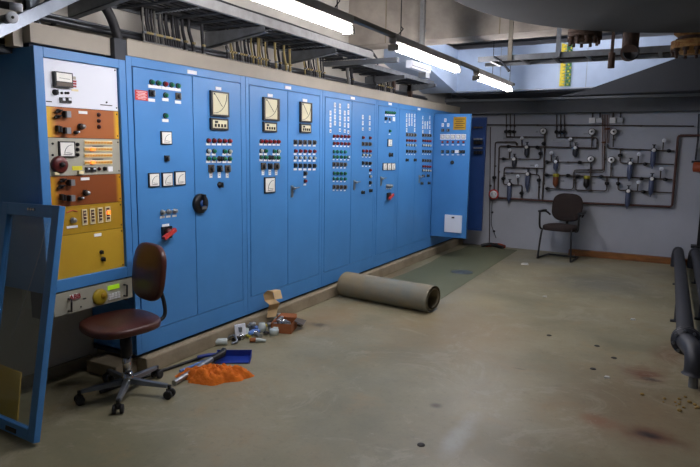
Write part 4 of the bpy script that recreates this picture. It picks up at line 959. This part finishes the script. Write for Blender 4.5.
# valves
VL = ((506.3, 131.7, 'on the left pipe of the left trio'), (510.3, 131.5, 'on the middle pipe of the left trio'), (514.3, 131.8, 'on the right pipe of the left trio'), (556.6, 132, 'on the left pipe of the centre trio'), (560.6, 132.2, 'on the middle pipe of the centre trio'), (564.3, 132, 'on the right pipe of the centre trio'),
      (509, 146.4, 'above the small gauge on the long upper branch'), (537.7, 147.2, 'right of the upper left regulator'), (540.6, 153.5, 'on the upturned end of the second-level branch'), (503.8, 158.8, 'at the left end of the second-level branch'), (494.5, 177.4, 'low on the outermost left downpipe'), (503.6, 178.4, 'on the left side of the inner loop'),
      (521.7, 193, 'low on the inner loop near the main pipe'), (538.9, 180, 'on the downpipe right of the tall filter'), (543.8, 143.5, 'below the leftmost round gauge'), (547.5, 161.9, 'at the left end of the blue-bowl branch'), (580, 162.2, 'at the right end of the blue-bowl branch'), (547.4, 174.9, 'left of the yellow-topped amber regulator'),
      (568.3, 175.4, 'right of the yellow-topped amber regulator'), (578, 176, 'left of the yellow-topped dark regulator'), (547.8, 188.4, 'at the left end of the bottom centre pipe'), (601.5, 176.6, 'right of the yellow-topped dark regulator'), (606.9, 183.4, 'on the right arm of the U-shaped pipe'), (619.9, 155.4, 'under the top right branch beside the copper pipes'),
      (618.1, 183.4, 'on the drop to the lowest right branch'), (668.9, 150.8, 'on the top right branch by the riser'), (645.2, 164, 'on the second right branch'), (665.3, 179.4, 'on the third right branch by the riser'), (641.6, 178.4, 'on the third right branch between filters'), (643.4, 191.6, 'on the lowest right branch'))
for x, y, l in VL:
    a = wp(x, y, .0); b = MB().lathe((a.x, a.y+.01, a.z), (0, -1, 0), [(0, .022), (.03, .022), (.03, .014), (.05, .014), (.05, .026), (.06, .026)], 'black', 12).box((a.x-.028, a.y-.012, a.z-.018), (a.x+.028, a.y+.012, a.z+.018), 'pipe_black')
    tag(b.build('valve', origin=a), 'small black valve '+l, 'valve', 'small valves on the wall pipework')
# regulators and filters
def filt(x, y, yb, k, head, label, r=.036, tap=True, nm='air_filter'):
    a = wp(x, y, .04); c = wp(x-.4, yb, .04); L_ = a.z-c.z
    t = thing(nm, label, 'filter' if nm == 'air_filter' else 'regulator', (a.x, a.y, a.z-L_), 'filters and regulators on the wall pipework')
    MB().lathe((a.x, a.y, a.z-.02), (0, 0, -1), [(0, r*.8), (.01, r), (L_*.62, r), (L_*.8, r*.75), (L_*.9, r*.3), (L_, r*.2)], k, 18).build('bowl', t)
    b = MB().lathe((a.x, a.y, a.z-.025), (0, 0, 1), [(0, r*1.1), (.045, r*1.1), (.05, r*.7)], 'pipe_black' if head != 'brass' else 'brass', 18).lathe((a.x, a.y-r*.9, a.z), (0, -1, 0), [(0, .026), (.012, .026), (.014, .02)], 'label' if head == 'white' else head, 14)
    if tap: b.cyl((a.x, a.y, a.z+.02), (a.x, a.y, a.z+.07), .012, 'pipe_black', 8).cbox((a.x, a.y, a.z+.075), (.05, .012, .012), 'pipe_black')
    b.box((a.x-.012, a.y, a.z-.012), (a.x+.012, BY-.001, a.z+.012), 'pipe_black')
    b.build('head', t)
    return t
filt(526.9, 147.1, 156, 'bowl_dark', 'white', 'upper left regulator with white knob and short dark bowl', nm='pressure_regulator')
filt(514.3, 158.9, 167, 'bowl_dark', 'white', 'second left regulator, lower, with short dark bowl', nm='pressure_regulator')
filt(556, 161.6, 169.6, 'bowl_blue', 'white', 'centre left regulator with short blue-grey bowl', nm='pressure_regulator')
filt(575.4, 147.7, 156, 'bowl_dark', 'white', 'upper centre regulator with white knob, below the centre trio', nm='pressure_regulator')
filt(556, 175.2, 186.4, 'bowl_amber', 'brass', 'yellow-topped regulator with amber brown bowl', tap=False, nm='pressure_regulator', r=.042)
filt(586.9, 177.2, 187.6, 'black', 'brass', 'yellow-topped regulator with black bowl', tap=False, nm='pressure_regulator', r=.042)
filt(509.6, 184.2, 202, 'bowl_blue', 'white', 'tall blue-grey filter, lowest on the left, crossing the main pipe')
filt(528, 173.9, 190, 'bowl_blue', 'white', 'tall blue-grey filter in the inner left loop')
filt(653.8, 150.2, 167.4, 'bowl_blue', 'white', 'topmost tall blue filter at the right, near the riser')
filt(630.4, 163.4, 180, 'bowl_blue', 'white', 'second tall blue filter at the right, on its own branch')
filt(651.9, 178.7, 195.6, 'bowl_blue', 'white', 'third tall blue filter at the right, near the riser')
filt(628.4, 190.9, 208, 'bowl_blue', 'white', 'lowest tall blue filter at the right, reaching the main pipe')
# paper name tags on the wall
for i, (x, y, w, l) in enumerate(((508, 138.8, 10, 'below the left trio'), (559, 140.4, 12, 'below the centre trio'), (537, 131.8, 2.4, 'left of the leftmost gauge'), (586, 133.8, 4.5, 'left of the upper centre gauge'), (532.2, 165.4, 4, 'above the inner left loop'), (585.4, 165.6, 5, 'above the dark-bowled regulator'), (562.5, 181, 3.6, 'right of the amber bowl'), (593.4, 183, 3.6, 'right of the black bowl'), (576, 144, 3.6, 'above the upper centre regulator'))):
    a = oY(x, y, BY-.002); tag(MB().cbox((a.x, BY-.0025, a.z), (w*.0155, .003, .024), 'grey_metal').build('name_tag', origin=a), 'thin pale name tag on the wall '+l, 'tag', 'name tags on the back wall')

# wooden plank on the floor along the back wall
b = MB().prism([(-1.38, 9.40, 0), (.55, 9.44, 0), (.55, 9.54, 0), (-1.38, 9.5, 0)], (0, 0, .088), 'wood')
tag(b.build('wooden_plank', origin=(-.4, 9.47, 0), bevel=.004), 'long brown wooden plank lying on the floor against the back wall', 'plank')

# ------------------------------------------------------------------ floor pipes at the right
def floor_pipe(x, y0, label, legs, fl=None):
    t = thing('floor_pipe', label, 'pipe', (x, 7, 0), 'thick dark pipes along the right'); r = .062; z = .22
    MB().tube(smooth_path([(x-.03, 9.3, .0), (x-.03, 9.3, .14), (x-.02, 9.27, .22), (x-.01, 9.17, z), (x, 8.9, z), (x+.055, y0, z)], 5), r, 'pipe_black', 18).build('pipe', t)
    b = MB().tube([(x+.075, 9.0, .1), (x+.09, y0+.6, .12)], .012, 'steel', 8); b.build('tracer_line', t)
    for yy in legs:
        MB().box((x-.05, yy-.03, 0), (x+.05, yy+.03, .012), 'pipe_black').cyl((x, yy, .01), (x, yy, z-.05), .022, 'pipe_black', 10).build('support', t)
    return t
t = floor_pipe(.09, 4.8, 'left one of two thick dark pipes running along the floor at the right', (8.0, 6.2))
FYP = 4.72
b = MB().lathe((.145, 4.8, .225), (0, -1, 0), [(-.03, .1), (0, .1), (.0, .096), (.012, .096), (.012, .1), (.04, .1)], 'pipe_black', 26)
for i in range(8):
    a = 2*PI*i/8+.2; b.cyl((.145+.082*math.cos(a), 4.85, .225+.082*math.sin(a)), (.145+.082*math.cos(a), 4.74, .225+.082*math.sin(a)), .011, 'steel', 6)
b.build('flange', t)
MB().tube(smooth_path([(.145, 4.77, .225), (.16, 4.66, .235), (.19, 4.54, .23), (.2, 4.48, .18), (.2, 4.47, .09)], 5), [.066]*20+[.08], 'pipe_black', 18).build('elbow', t)
MB().cyl((.2, 4.47, 0), (.2, 4.47, .12), .03, 'steel', 12).build('foot', t)
t.location = t.location
t = floor_pipe(.29, 4.2, 'right one of two thick dark pipes running along the floor at the right', (8.2, 6.4))
# crumbs
c0 = oZ(690, 405, 0)
for i in range(26):
    p = c0+V((random.gauss(0, .09), random.gauss(0, .07), 0)); s_ = random.uniform(.006, .016)
    b = MB().lathe((p.x, p.y, 0), (random.uniform(-.2, .2), random.uniform(-.2, .2), 1), [(0, s_*.8), (s_*.5, s_), (s_*.9, s_*.5)], 'crumb', 6, smooth=False)
    tag(b.build('rubble_crumb', origin=(p.x, p.y, 0)), 'small yellowish crumb of rubble scattered on the floor near the right pipe foot', 'crumb', 'yellow crumbs by the pipe foot')

# ------------------------------------------------------------------ floor mat and roll
MX = -2.06
def mt(x, y): return V((x, y, .004+.002*math.sin(x*9)*math.sin(y*4)))
P0 = V((-3.09, 5.55, 0)); 
b = MB().grid(lambda u, v: V((-2.95+u*(.86-.06*v)-.04*math.sin(v*11)*(1-u), 5.5+v*3.9, .006+.0015*math.sin(u*14+v*9))), 8, 30, 'mat_top')
b.grid(lambda u, v: V((-2.95+u*(.86-.06*v), 5.5+v*3.9, .001)), 1, 1, 'mat_top')
t = thing('floor_mat', 'long green floor covering, its near end rolled up beside the cabinets', 'floor covering', (-2.6, 7, 0))
b.build('flat_sheet', t, fix=False)
def roll_pt(s, v):   # spiral, s 0..1 outer to inner
    ang = PI*1.5+ -s*2*PI*2.05; r = .156-.06*s
    return r*math.cos(ang), r*math.sin(ang)
A = V((-3.04, 5.42, .142)); Bv = V((-1.99, 5.3, .142)); ax = (Bv-A).normalized(); sy = V((0, 0, 1)).cross(ax).normalized()
def rollfn(off):
    def fn(u, v):
        c, s = roll_pt(u, v); k = 1+off/ math.hypot(c, s); sq = .90+.0*v
        return A+(Bv-A)*v+sy*(c*k*1.08)+V((0, 0, 1))*(s*k*sq-.012)
    return fn
b = MB().grid(rollfn(0), 72, 12, 'mat_under'); b.grid(rollfn(-.007), 72, 12, 'mat_under')
for v_ in (0, 1): b.grid(lambda u, w: rollfn(-.007*w)(u, v_), 72, 1, 'steel' if 0 else 'mat_under')
b.build('roll', t, fix=False)
o = MB().lathe(oZ(462, 272, .009), (0, 0, 1), [(0, .14), (.001, .135)], 'puddle', 24).build('wet_patch'); tag(o, 'dark round wet patch on the green floor covering', 'stain')
p = oZ(494, 247, .01)
b = MB()
for i in range(4): b.tube(smooth_path([(p.x-.2+i*.05, p.y+.05*i-.05, .02), (p.x-.05+i*.04, p.y, .05), (p.x+.16, p.y+.04*i-.06, .02)], 4), .03, 'glove' if i % 2 else 'black', 8)
tag(b.build('work_glove', origin=p), 'dark red crumpled glove lying on the mat near the back wall', 'glove')
for i, (x, y, s_) in enumerate(((525, 264.5, .045), (545, 297, .02), (633, 320, .02), (607, 378, .018), (578, 255.5, .05))):
    p = oZ(x, y, 0); b = MB().prism([(p.x-s_, p.y-s_, .001), (p.x+s_*1.1, p.y-s_*.4, .001), (p.x+s_*.6, p.y+s_, .001), (p.x-s_*.8, p.y+s_*.7, .001)], (0, 0, .006+s_*.25), 'paper')
    tag(b.build('paper_scrap', origin=p), ['white paper scrap on the floor right of the mat end', 'small white chip on the floor right of the roll', 'small pale chip on the bare floor in the middle right', 'tiny pale chip on the floor near the rust stains', 'pale rag scrap on the floor at the back chair foot'][i], 'scrap')
for i, (x, y) in enumerate(((597, 346), (614, 358), (593, 369), (421, 445), (549, 335.5))):
    p = oZ(x, y, 0); b = MB().lathe((p.x, p.y, 0), (0, 0, 1), [(0, .022), (.004, .02), (.006, .01)], 'ink', 10)
    tag(b.build('floor_bolt', origin=p), 'small dark bolt stub sticking in the bare floor', 'bolt', 'dark bolt stubs in the floor')

# ------------------------------------------------------------------ swivel chair
def rounded_pad(name, par, w, d, th, k, T, pw=2.6, crown=.02, edge=None, n=32):
    """superellipse cushion in local xy with thickness along z"""
    b = MB(); ring = []
    prof = [(0, .55), (0, .93), (.12, .985), (.5, 1.0), (.86, .985), (1, .93), (1.0+crown/th*.6, .6), (1.0+crown/th, .02)]
    vs = []
    for h, s in prof:
        for j in range(n):
            a = 2*PI*j/n; c, s_ = math.cos(a), math.sin(a)
            vs.append((math.copysign(abs(c)**(2/pw), c)*w/2*s, math.copysign(abs(s_)**(2/pw), s_)*d/2*s, h*th))
    fs = [(i*n+j, i*n+(j+1) % n, (i+1)*n+(j+1) % n, (i+1)*n+j) for i in range(len(prof)-1) for j in range(n)]+[tuple(range(n-1, -1, -1)), tuple(range((len(prof)-1)*n, len(prof)*n))]
    # edge band separate colour
    b.add(vs, fs[:2*n] + fs[-2:-1], edge or k, True, T); b.add(vs, fs[2*n:-2]+fs[-1:], k, True, T)
    return b.build(name, par, origin=None)
# chair built in local coordinates (facing -y) around its own origin, then turned as a whole
t = thing('swivel_chair', 'brown leather swivel chair on a chrome five-star base, standing before the rack', 'chair', (0, 0, 0))
star = [(-3.083, 2.198), (-2.758, 2.202), (-2.676, 2.544), (-3.257, 2.533), (-3.0, 2.75)]
cx, cy = -2.955, 2.45
chair_rot = math.radians(-14)
Ri = Matrix.Rotation(-chair_rot, 3, 'Z')
for i, (x, y) in enumerate(star):
    q = Ri @ V((x-cx, y-cy, 0)); dq = q.normalized(); q = dq*.285; sdv = V((-dq.y, dq.x, 0))
    b = MB()
    p0 = dq*.03; secs = [(p0, .026, .075, .112), (dq*.12, .022, .072, .102), (dq*.275, .016, .068, .09)]
    vs = []; 
    for c, w_, z0_, z1_ in secs: vs += [c+sdv*w_+V((0, 0, z0_)), c-sdv*w_+V((0, 0, z0_)), c-sdv*w_*.7+V((0, 0, z1_)), c+sdv*w_*.7+V((0, 0, z1_))]
    b.add(vs, [(0, 1, 2, 3), (8, 9, 10, 11)]+[(k*4+j, k*4+(j+1) % 4, k*4+4+(j+1) % 4, k*4+4+j) for k in range(2) for j in range(4)], 'steel')
    leg = b.build('leg', t, bevel=.004)
    cs = MB().lathe(q+sdv*.012+V((0, 0, .028)), sdv, [(0, .02), (.004, .028), (.018, .028), (.02, .02)], 'rubber', 16).lathe(q-sdv*.012+V((0, 0, .028)), -sdv, [(0, .02), (.004, .028), (.018, .028), (.02, .02)], 'rubber', 16)
    cs.cyl(q+V((0, 0, .03)), q+V((0, 0, .085)), .011, 'black', 8).cbox(q+V((0, 0, .05)), (.03, .03, .02), 'black')
    cs.build('caster', leg)
MB().lathe((0, 0, .09), (0, 0, 1), [(-.03, .03), (-.02, .04), (.03, .038), (.06, .028)], 'chrome', 20).lathe((0, 0, .14), (0, 0, 1), [(0, .026), (.13, .026)], 'chrome', 20).build('hub', t)
MB().lathe((0, 0, .25), (0, 0, 1), [(0, .034), (.02, .036), (.17, .036)], 'black', 18).cbox((0, .02, .432), (.16, .2, .025), 'black').build('column', t)
rounded_pad('seat', t, .47, .44, .05, 'leather', Matrix.Translation((0, -.03, .445)) @ Matrix.Rotation(math.radians(2), 4, 'X'), 2.7, .012, 'leather_edge')
Tb = Matrix.Translation((-.02, .2, .765)) @ Matrix.Rotation(math.radians(-8), 4, 'X') @ Matrix.Rotation(PI/2, 4, 'X')
rounded_pad('backrest', t, .38, .37, .04, 'leather', Tb, 3.0, .012, 'leather_edge')
MB().tube(smooth_path([(0, .06, .43), (0, .2, .43), (0, .27, .46), (-.01, .275, .55), (-.02, .25, .66), (-.02, .238, .75)], 5), .013, 'black', 10).cbox((0, .06, .43), (.04, .08, .02), 'black').build('back_support', t)
t.location = (cx, cy, 0); t.rotation_euler = (0, 0, chair_rot)

# ------------------------------------------------------------------ armchair by the back wall
t = thing('armchair', 'dark brown office armchair on black sled legs against the back wall', 'chair', (0, 0, 0))
for s in (-1, 1):
    MB().tube(smooth_path([(s*.22, .17, .02), (s*.24, -.2, .02), (s*.235, -.235, .05), (s*.21, -.2, .42), (s*.19, -.1, .43), (s*.18, .15, .43)], 5), .013, 'black', 10).build('leg', t)
    b = MB().tube(smooth_path([(s*.23, -.08, .43), (s*.275, -.11, .46), (s*.28, -.13, .66), (s*.28, -.1, .685), (s*.275, .12, .675), (s*.235, .2, .62)], 5), .014, 'black', 10)
    b.box((s*.28-.025, -.14, .68), (s*.28+.025, .1, .705), 'black'); b.build('armrest', t)
MB().cyl((-.22, .17, .02), (.22, .17, .02), .013, 'black', 10).build('stretcher', t)
rounded_pad('seat', t, .47, .44, .07, 'fabric_dark', Matrix.Translation((0, -.03, .43)), 3, .025)
rounded_pad('backrest', t, .45, .42, .05, 'fabric_dark', Matrix.Translation((0, .26, .74)) @ Matrix.Rotation(math.radians(-8), 4, 'X') @ Matrix.Rotation(PI/2, 4, 'X'), 3, .02)
MB().tube(smooth_path([(0, .1, .43), (0, .24, .44), (0, .28, .55), (0, .28, .7)], 4), .02, 'black', 8).build('back_support', t)
t.location = (-1.45, 9.02, 0); t.rotation_euler = (0, 0, math.radians(-8))

# ------------------------------------------------------------------ rubbish on the floor
# orange rag
rc = oZ(217, 378, 0)
rv = V((.42, .10, 0)).normalized()
from mathutils import noise as NZ
def rag(u, v):
    a = 2*PI*u; rr = v
    lx = math.cos(a)*.25*rr; ly = math.sin(a)*.14*rr
    w = .82+.13*math.sin(3*a+1)+.08*math.sin(7*a)+.35*max(0, math.cos(a-PI+.2))**6; lx *= w; ly *= w
    hh = (1-rr**3)*.052*(1+.3*math.sin(lx*24+1)*math.cos(ly*30+lx*14))+.02*abs(math.sin(lx*62+ly*48))*(1-rr**5)+.014*abs(math.sin(ly*90-lx*35+2*math.sin(lx*40)))*(1-rr**5)
    d = V((.84, .54, 0)); e = V((-.54, .84, 0))
    hh += .03*NZ.noise(V((lx*26, ly*30, 1)))*(1-rr**6); return V((rc.x, rc.y, .001+max(0, hh)))+d*(lx+.012*NZ.noise(V((lx*30, ly*30, 5))))+e*(ly+.012*NZ.noise(V((lx*30, ly*30, 9))))
b = MB().grid(rag, 64, 20, 'rag'); b.grid(lambda u, v: (lambda p: V((p.x, p.y, .0005)))(rag(u, v)), 64, 1, 'rag')
tag(b.build('orange_rag', origin=rc), 'crumpled bright orange cloth on the floor beside the swivel chair', 'cloth')
# dustpan
p = oZ(233, 361, 0); d = V((.85, .53, 0)); e = V((-.53, .85, 0)); T = Matrix((d, e, V((0, 0, 1)))).transposed().to_4x4(); T.translation = (p.x, p.y, 0)
t = thing('dustpan', 'blue plastic dustpan behind the orange cloth', 'dustpan', p)
b = MB().box((-.12, -.06, .004), (.12, .09, .009), 'dustpan', T).prism([(-.13, -.07, .004), (-.13, .09, .004), (-.13, .09, .05), (-.13, -.05, .012)], (.005, 0, 0), 'dustpan', T).prism([(.125, -.07, .004), (.125, .09, .004), (.125, .09, .05), (.125, -.05, .012)], (.005, 0, 0), 'dustpan', T).box((-.13, .085, .004), (.13, .09, .055), 'dustpan', T)
b.build('pan', t); MB().tube([T @ V((-.1, .06, .03)), T @ V((-.19, .03, .035)), T @ V((-.26, .0, .03))], [.012, .014, .012], 'dustpan', 10).build('handle', t)
# vacuum tube
A = oZ(174, 383, .02); B = oZ(212, 359, .04); t = thing('vacuum_tube', 'grey metal vacuum cleaner tube lying left of the orange cloth', 'tube', A)
MB().tube([A, A+(B-A)*.6], .019, 'silver', 14).build('tube', t)
MB().tube([A+(B-A)*.6, A+(B-A)*.64, A+(B-A)*.66, B], [.019, .025, .025, .022], 'steel', 14).tube([B, B+V((.03, .08, .02)), B+V((.0, .13, .03))], [.024, .028, .02], 'black', 12).build('nozzle', t)
A = oZ(100, 392, .014); B = oZ(205, 356, .014)
t = thing('broom_stick', 'thin black stick lying from under the swivel chair towards the vacuum tube', 'stick', A); MB().cyl(A, B, .011, 'black', 10).build('stick', t)
A = oZ(180, 371, .012); B = oZ(214, 357, .012); tag(MB().cyl(A, B, .009, 'plastic_blue', 8).build('blue_rod', origin=A), 'thin pale blue rod lying beside the vacuum tube', 'rod')
# card box with fittings
p = oZ(280, 327, 0); c = oZ(284, 330, 0); c.z = 0; T = Matrix.Translation(c) @ Matrix.Rotation(math.radians(20), 4, 'Z')
t = thing('cardboard_box', 'small open brown cardboard box full of metal fittings', 'box', c)
b = MB().box((-.09, -.1, .001), (.09, .1, .005), 'box_brown', T)
for a_, c_ in (((-.09, -.1, .0), (-.086, .1, .085)), ((.086, -.1, .0), (.09, .1, .085)), ((-.09, -.1, .0), (.09, -.096, .085)), ((-.09, .096, .0), (.09, .1, .085))): b.box(a_, c_, 'box_brown', T)
b.build('carton', t)
MB().prism([(.09, .0, .085), (.09, .1, .085), (.17, .12, .06), (.17, .0, .05)], (0, 0, .003), 'brown_switch', T).prism([(-.09, .1, .085), (.09, .1, .085), (.07, .17, .10), (-.07, .17, .10)], (0, 0, .003), 'box_brown', T).build('flap', t)
# curled packing paper strip standing behind it
def strip(u, v):
    q = [oX(*k_) for k_ in ((272, 316, -3.09), (273, 309, -3.10), (275, 303, -3.06), (270, 299, -3.12), (268.5, 293, -3.12), (272, 289.5, -3.09), (277, 290, -3.05), (279, 298, -3.02))]
    s = u*(len(q)-1); i = min(int(s), len(q)-2); f_ = s-i; f_ = f_*f_*(3-2*f_); return q[i].lerp(q[i+1], f_)+V((.02, .04, 0))*(v-.5)*2*(1+.15*math.sin(u*5))+V((.01, -.02, 0))
b = MB().grid(strip, 40, 2, 'card_tan'); b.grid(lambda u, v: strip(u, v)+V((.003, -.002, -.002)), 40, 2, 'card_tan')
tag(b.build('paper_strip', origin=(-3.07, 4.0, .12), fix=False), 'curled tan cardboard strip standing against the blue cabinet above the box', 'cardboard')
# fittings: in the box and strewn in a line along the plinth
def fitting(p, kind, label, rz, s=1.):
    d = V((math.cos(rz), math.sin(rz), 0)); z = V((0, 0, 1)); b = MB(); p = V(p)
    if kind == 0: b.tube([p+z*.018*s-d*.04*s, p+z*.018*s+d*.04*s], .016*s, 'silver', 10).lathe(p+z*.02*s+d*.03*s, d, [(0, .022*s), (.02*s, .022*s)], 'chrome', 6)
    elif kind == 1: b.tube(smooth_path([p+z*.015*s-d*.04*s, p+z*.02*s, p+z*.05*s+d*.01*s], 4), .014*s, 'steel', 10).lathe(p+z*.05*s+d*.01*s, z, [(0, .02*s), (.014*s, .02*s)], 'silver', 6)
    elif kind == 2: b.lathe(p, (0, 0, 1), [(0, .024*s), (.03*s, .026*s), (.035*s, .02*s), (.05*s, .02*s)], 'plastic_clear', 12)
    elif kind == 3: b.tube([p+z*.02*s-d*.05*s, p+z*.025*s, p+z*.02*s+d*.05*s], [.012*s, .022*s, .014*s], 'plastic_blue', 10)
    elif kind == 4: b.tube([p+z*.012*s-d*.03*s, p+z*.02*s+d*.04*s], .011*s, 'brass', 8)
    else: b.lathe(p+z*.012*s, z+d*.4, [(0, .026*s), (.008*s, .028*s), (.02*s, .014*s)], 'black', 12)
    return tag(b.build('pipe_fitting', origin=p), label, 'fitting')
kinds = ['silver tube fitting', 'bent steel elbow fitting', 'clear plastic cap', 'pale blue plastic fitting', 'yellowish brass stub', 'black plastic cap']
for i in range(9):
    q = T @ V((random.uniform(-.055, .055), random.uniform(-.06, .06), .045+.01*(i % 3)))
    o = fitting(q, (0, 1, 0, 2, 1, 0, 0, 3, 1)[i], 'metal fitting heaped inside the open cardboard box', random.uniform(0, 6), .9); o['group'] = 'fittings in the cardboard box'
spots = [(237, 338, 0), (244, 336, 2), (249, 333, 1), (252, 328, 5), (256, 331, 3), (254, 335, 3), (259, 326, 4), (262, 331, 2), (263, 324, 5), (267, 327, 4), (270, 331, 1), (258, 337, 0), (242, 331, 1), (276, 333, 2), (248, 338, 4), (266, 335, 5), (234, 333, 2), (262, 318, 1), (268, 318, 0), (272, 322, 2)]
for i, (x, y, k) in enumerate(spots):
    p = oZ(x, y, 0)
    if p.x < -3.07: p.x = -3.07
    fitting(p, k, kinds[k]+' strewn on the floor in the heap left of the cardboard box', random.uniform(0, 6), random.uniform(1.0, 1.5))['group'] = kinds[k]+'s in the floor heap'
p = oZ(221, 345, .0); d = V((.75, .6, 0)).normalized(); a = V((p.x, p.y, .028))
tag(MB().tube([a-d*.05, a-d*.046, a+d*.046, a+d*.05], [.023, .027, .027, .023], 'plastic_clear', 16).build('tin_can', origin=a), 'greenish grey tin can lying on its side, nearest object of the heap', 'can')
p = oZ(232, 342, 0); t = thing('twisted_bracket', 'small black and chrome bracket lying beside the tin can', 'bracket', p)
MB().tube(smooth_path([p+V((-.05, 0, .02)), p+V((0, .02, .05)), p+V((.06, -.01, .02)), p+V((.04, -.05, .01))], 4), .011, 'steel', 8).tube([p+V((-.02, .03, .01)), p+V((.07, .02, .03))], .012, 'black', 8).build('arm', t)
p = oZ(229, 336, 0); p.x = max(p.x, -3.06)
b = MB().prism([(p.x-.02, p.y-.045, .03), (p.x+.02, p.y+.045, .03), (p.x+.005, p.y+.05, .12), (p.x-.03, p.y-.04, .12)], (.012, -.006, 0), 'white').box((p.x-.006, p.y-.02, .06), (p.x+.02, p.y+.0, .1), 'steel').box((p.x-.02, p.y-.02, 0), (p.x+.01, p.y+.02, .04), 'steel')
tag(b.build('socket_plate', origin=p), 'white square socket plate standing up behind the tin can', 'plate')
p = oZ(255, 342, 0); tag(MB().tube([V((p.x-.03, p.y-.03, .02)), V((p.x+.01, p.y, .02))], .018, 'box_brown', 8).tube([V((p.x+.01, p.y, .02)), V((p.x+.08, p.y+.04, .014))], [.02, .008], 'plastic_clear', 8).build('glue_tube', origin=p), 'small tube with brown cap and pale body, in front of the heap', 'tube')
p = oZ(274, 335, 0); tag(MB().lathe((p.x, p.y, 0), (0, 0, 1), [(0, .035), (.05, .04), (.055, .03)], 'plastic_clear', 14).build('plastic_jar', origin=p), 'clear plastic cup standing just in front of the cardboard box', 'cup')
p = oZ(290, 324, 0); q = oZ(297, 326, 0); tag(MB().cbox((0, 0, .01), (.2, .035, .02), 'brown_switch', Matrix.Translation((p.x+.03, p.y, 0)) @ Matrix.Rotation(math.radians(-5), 4, 'Z')).build('wood_block', origin=p), 'short dark wooden strip lying right of the cardboard box', 'wood')
# ------------------------------------------------------------------ world
w = bpy.data.worlds.new('world'); SC.world = w; w.use_nodes = True
w.node_tree.nodes['Background'].inputs[0].default_value = (.02, .022, .025, 1)
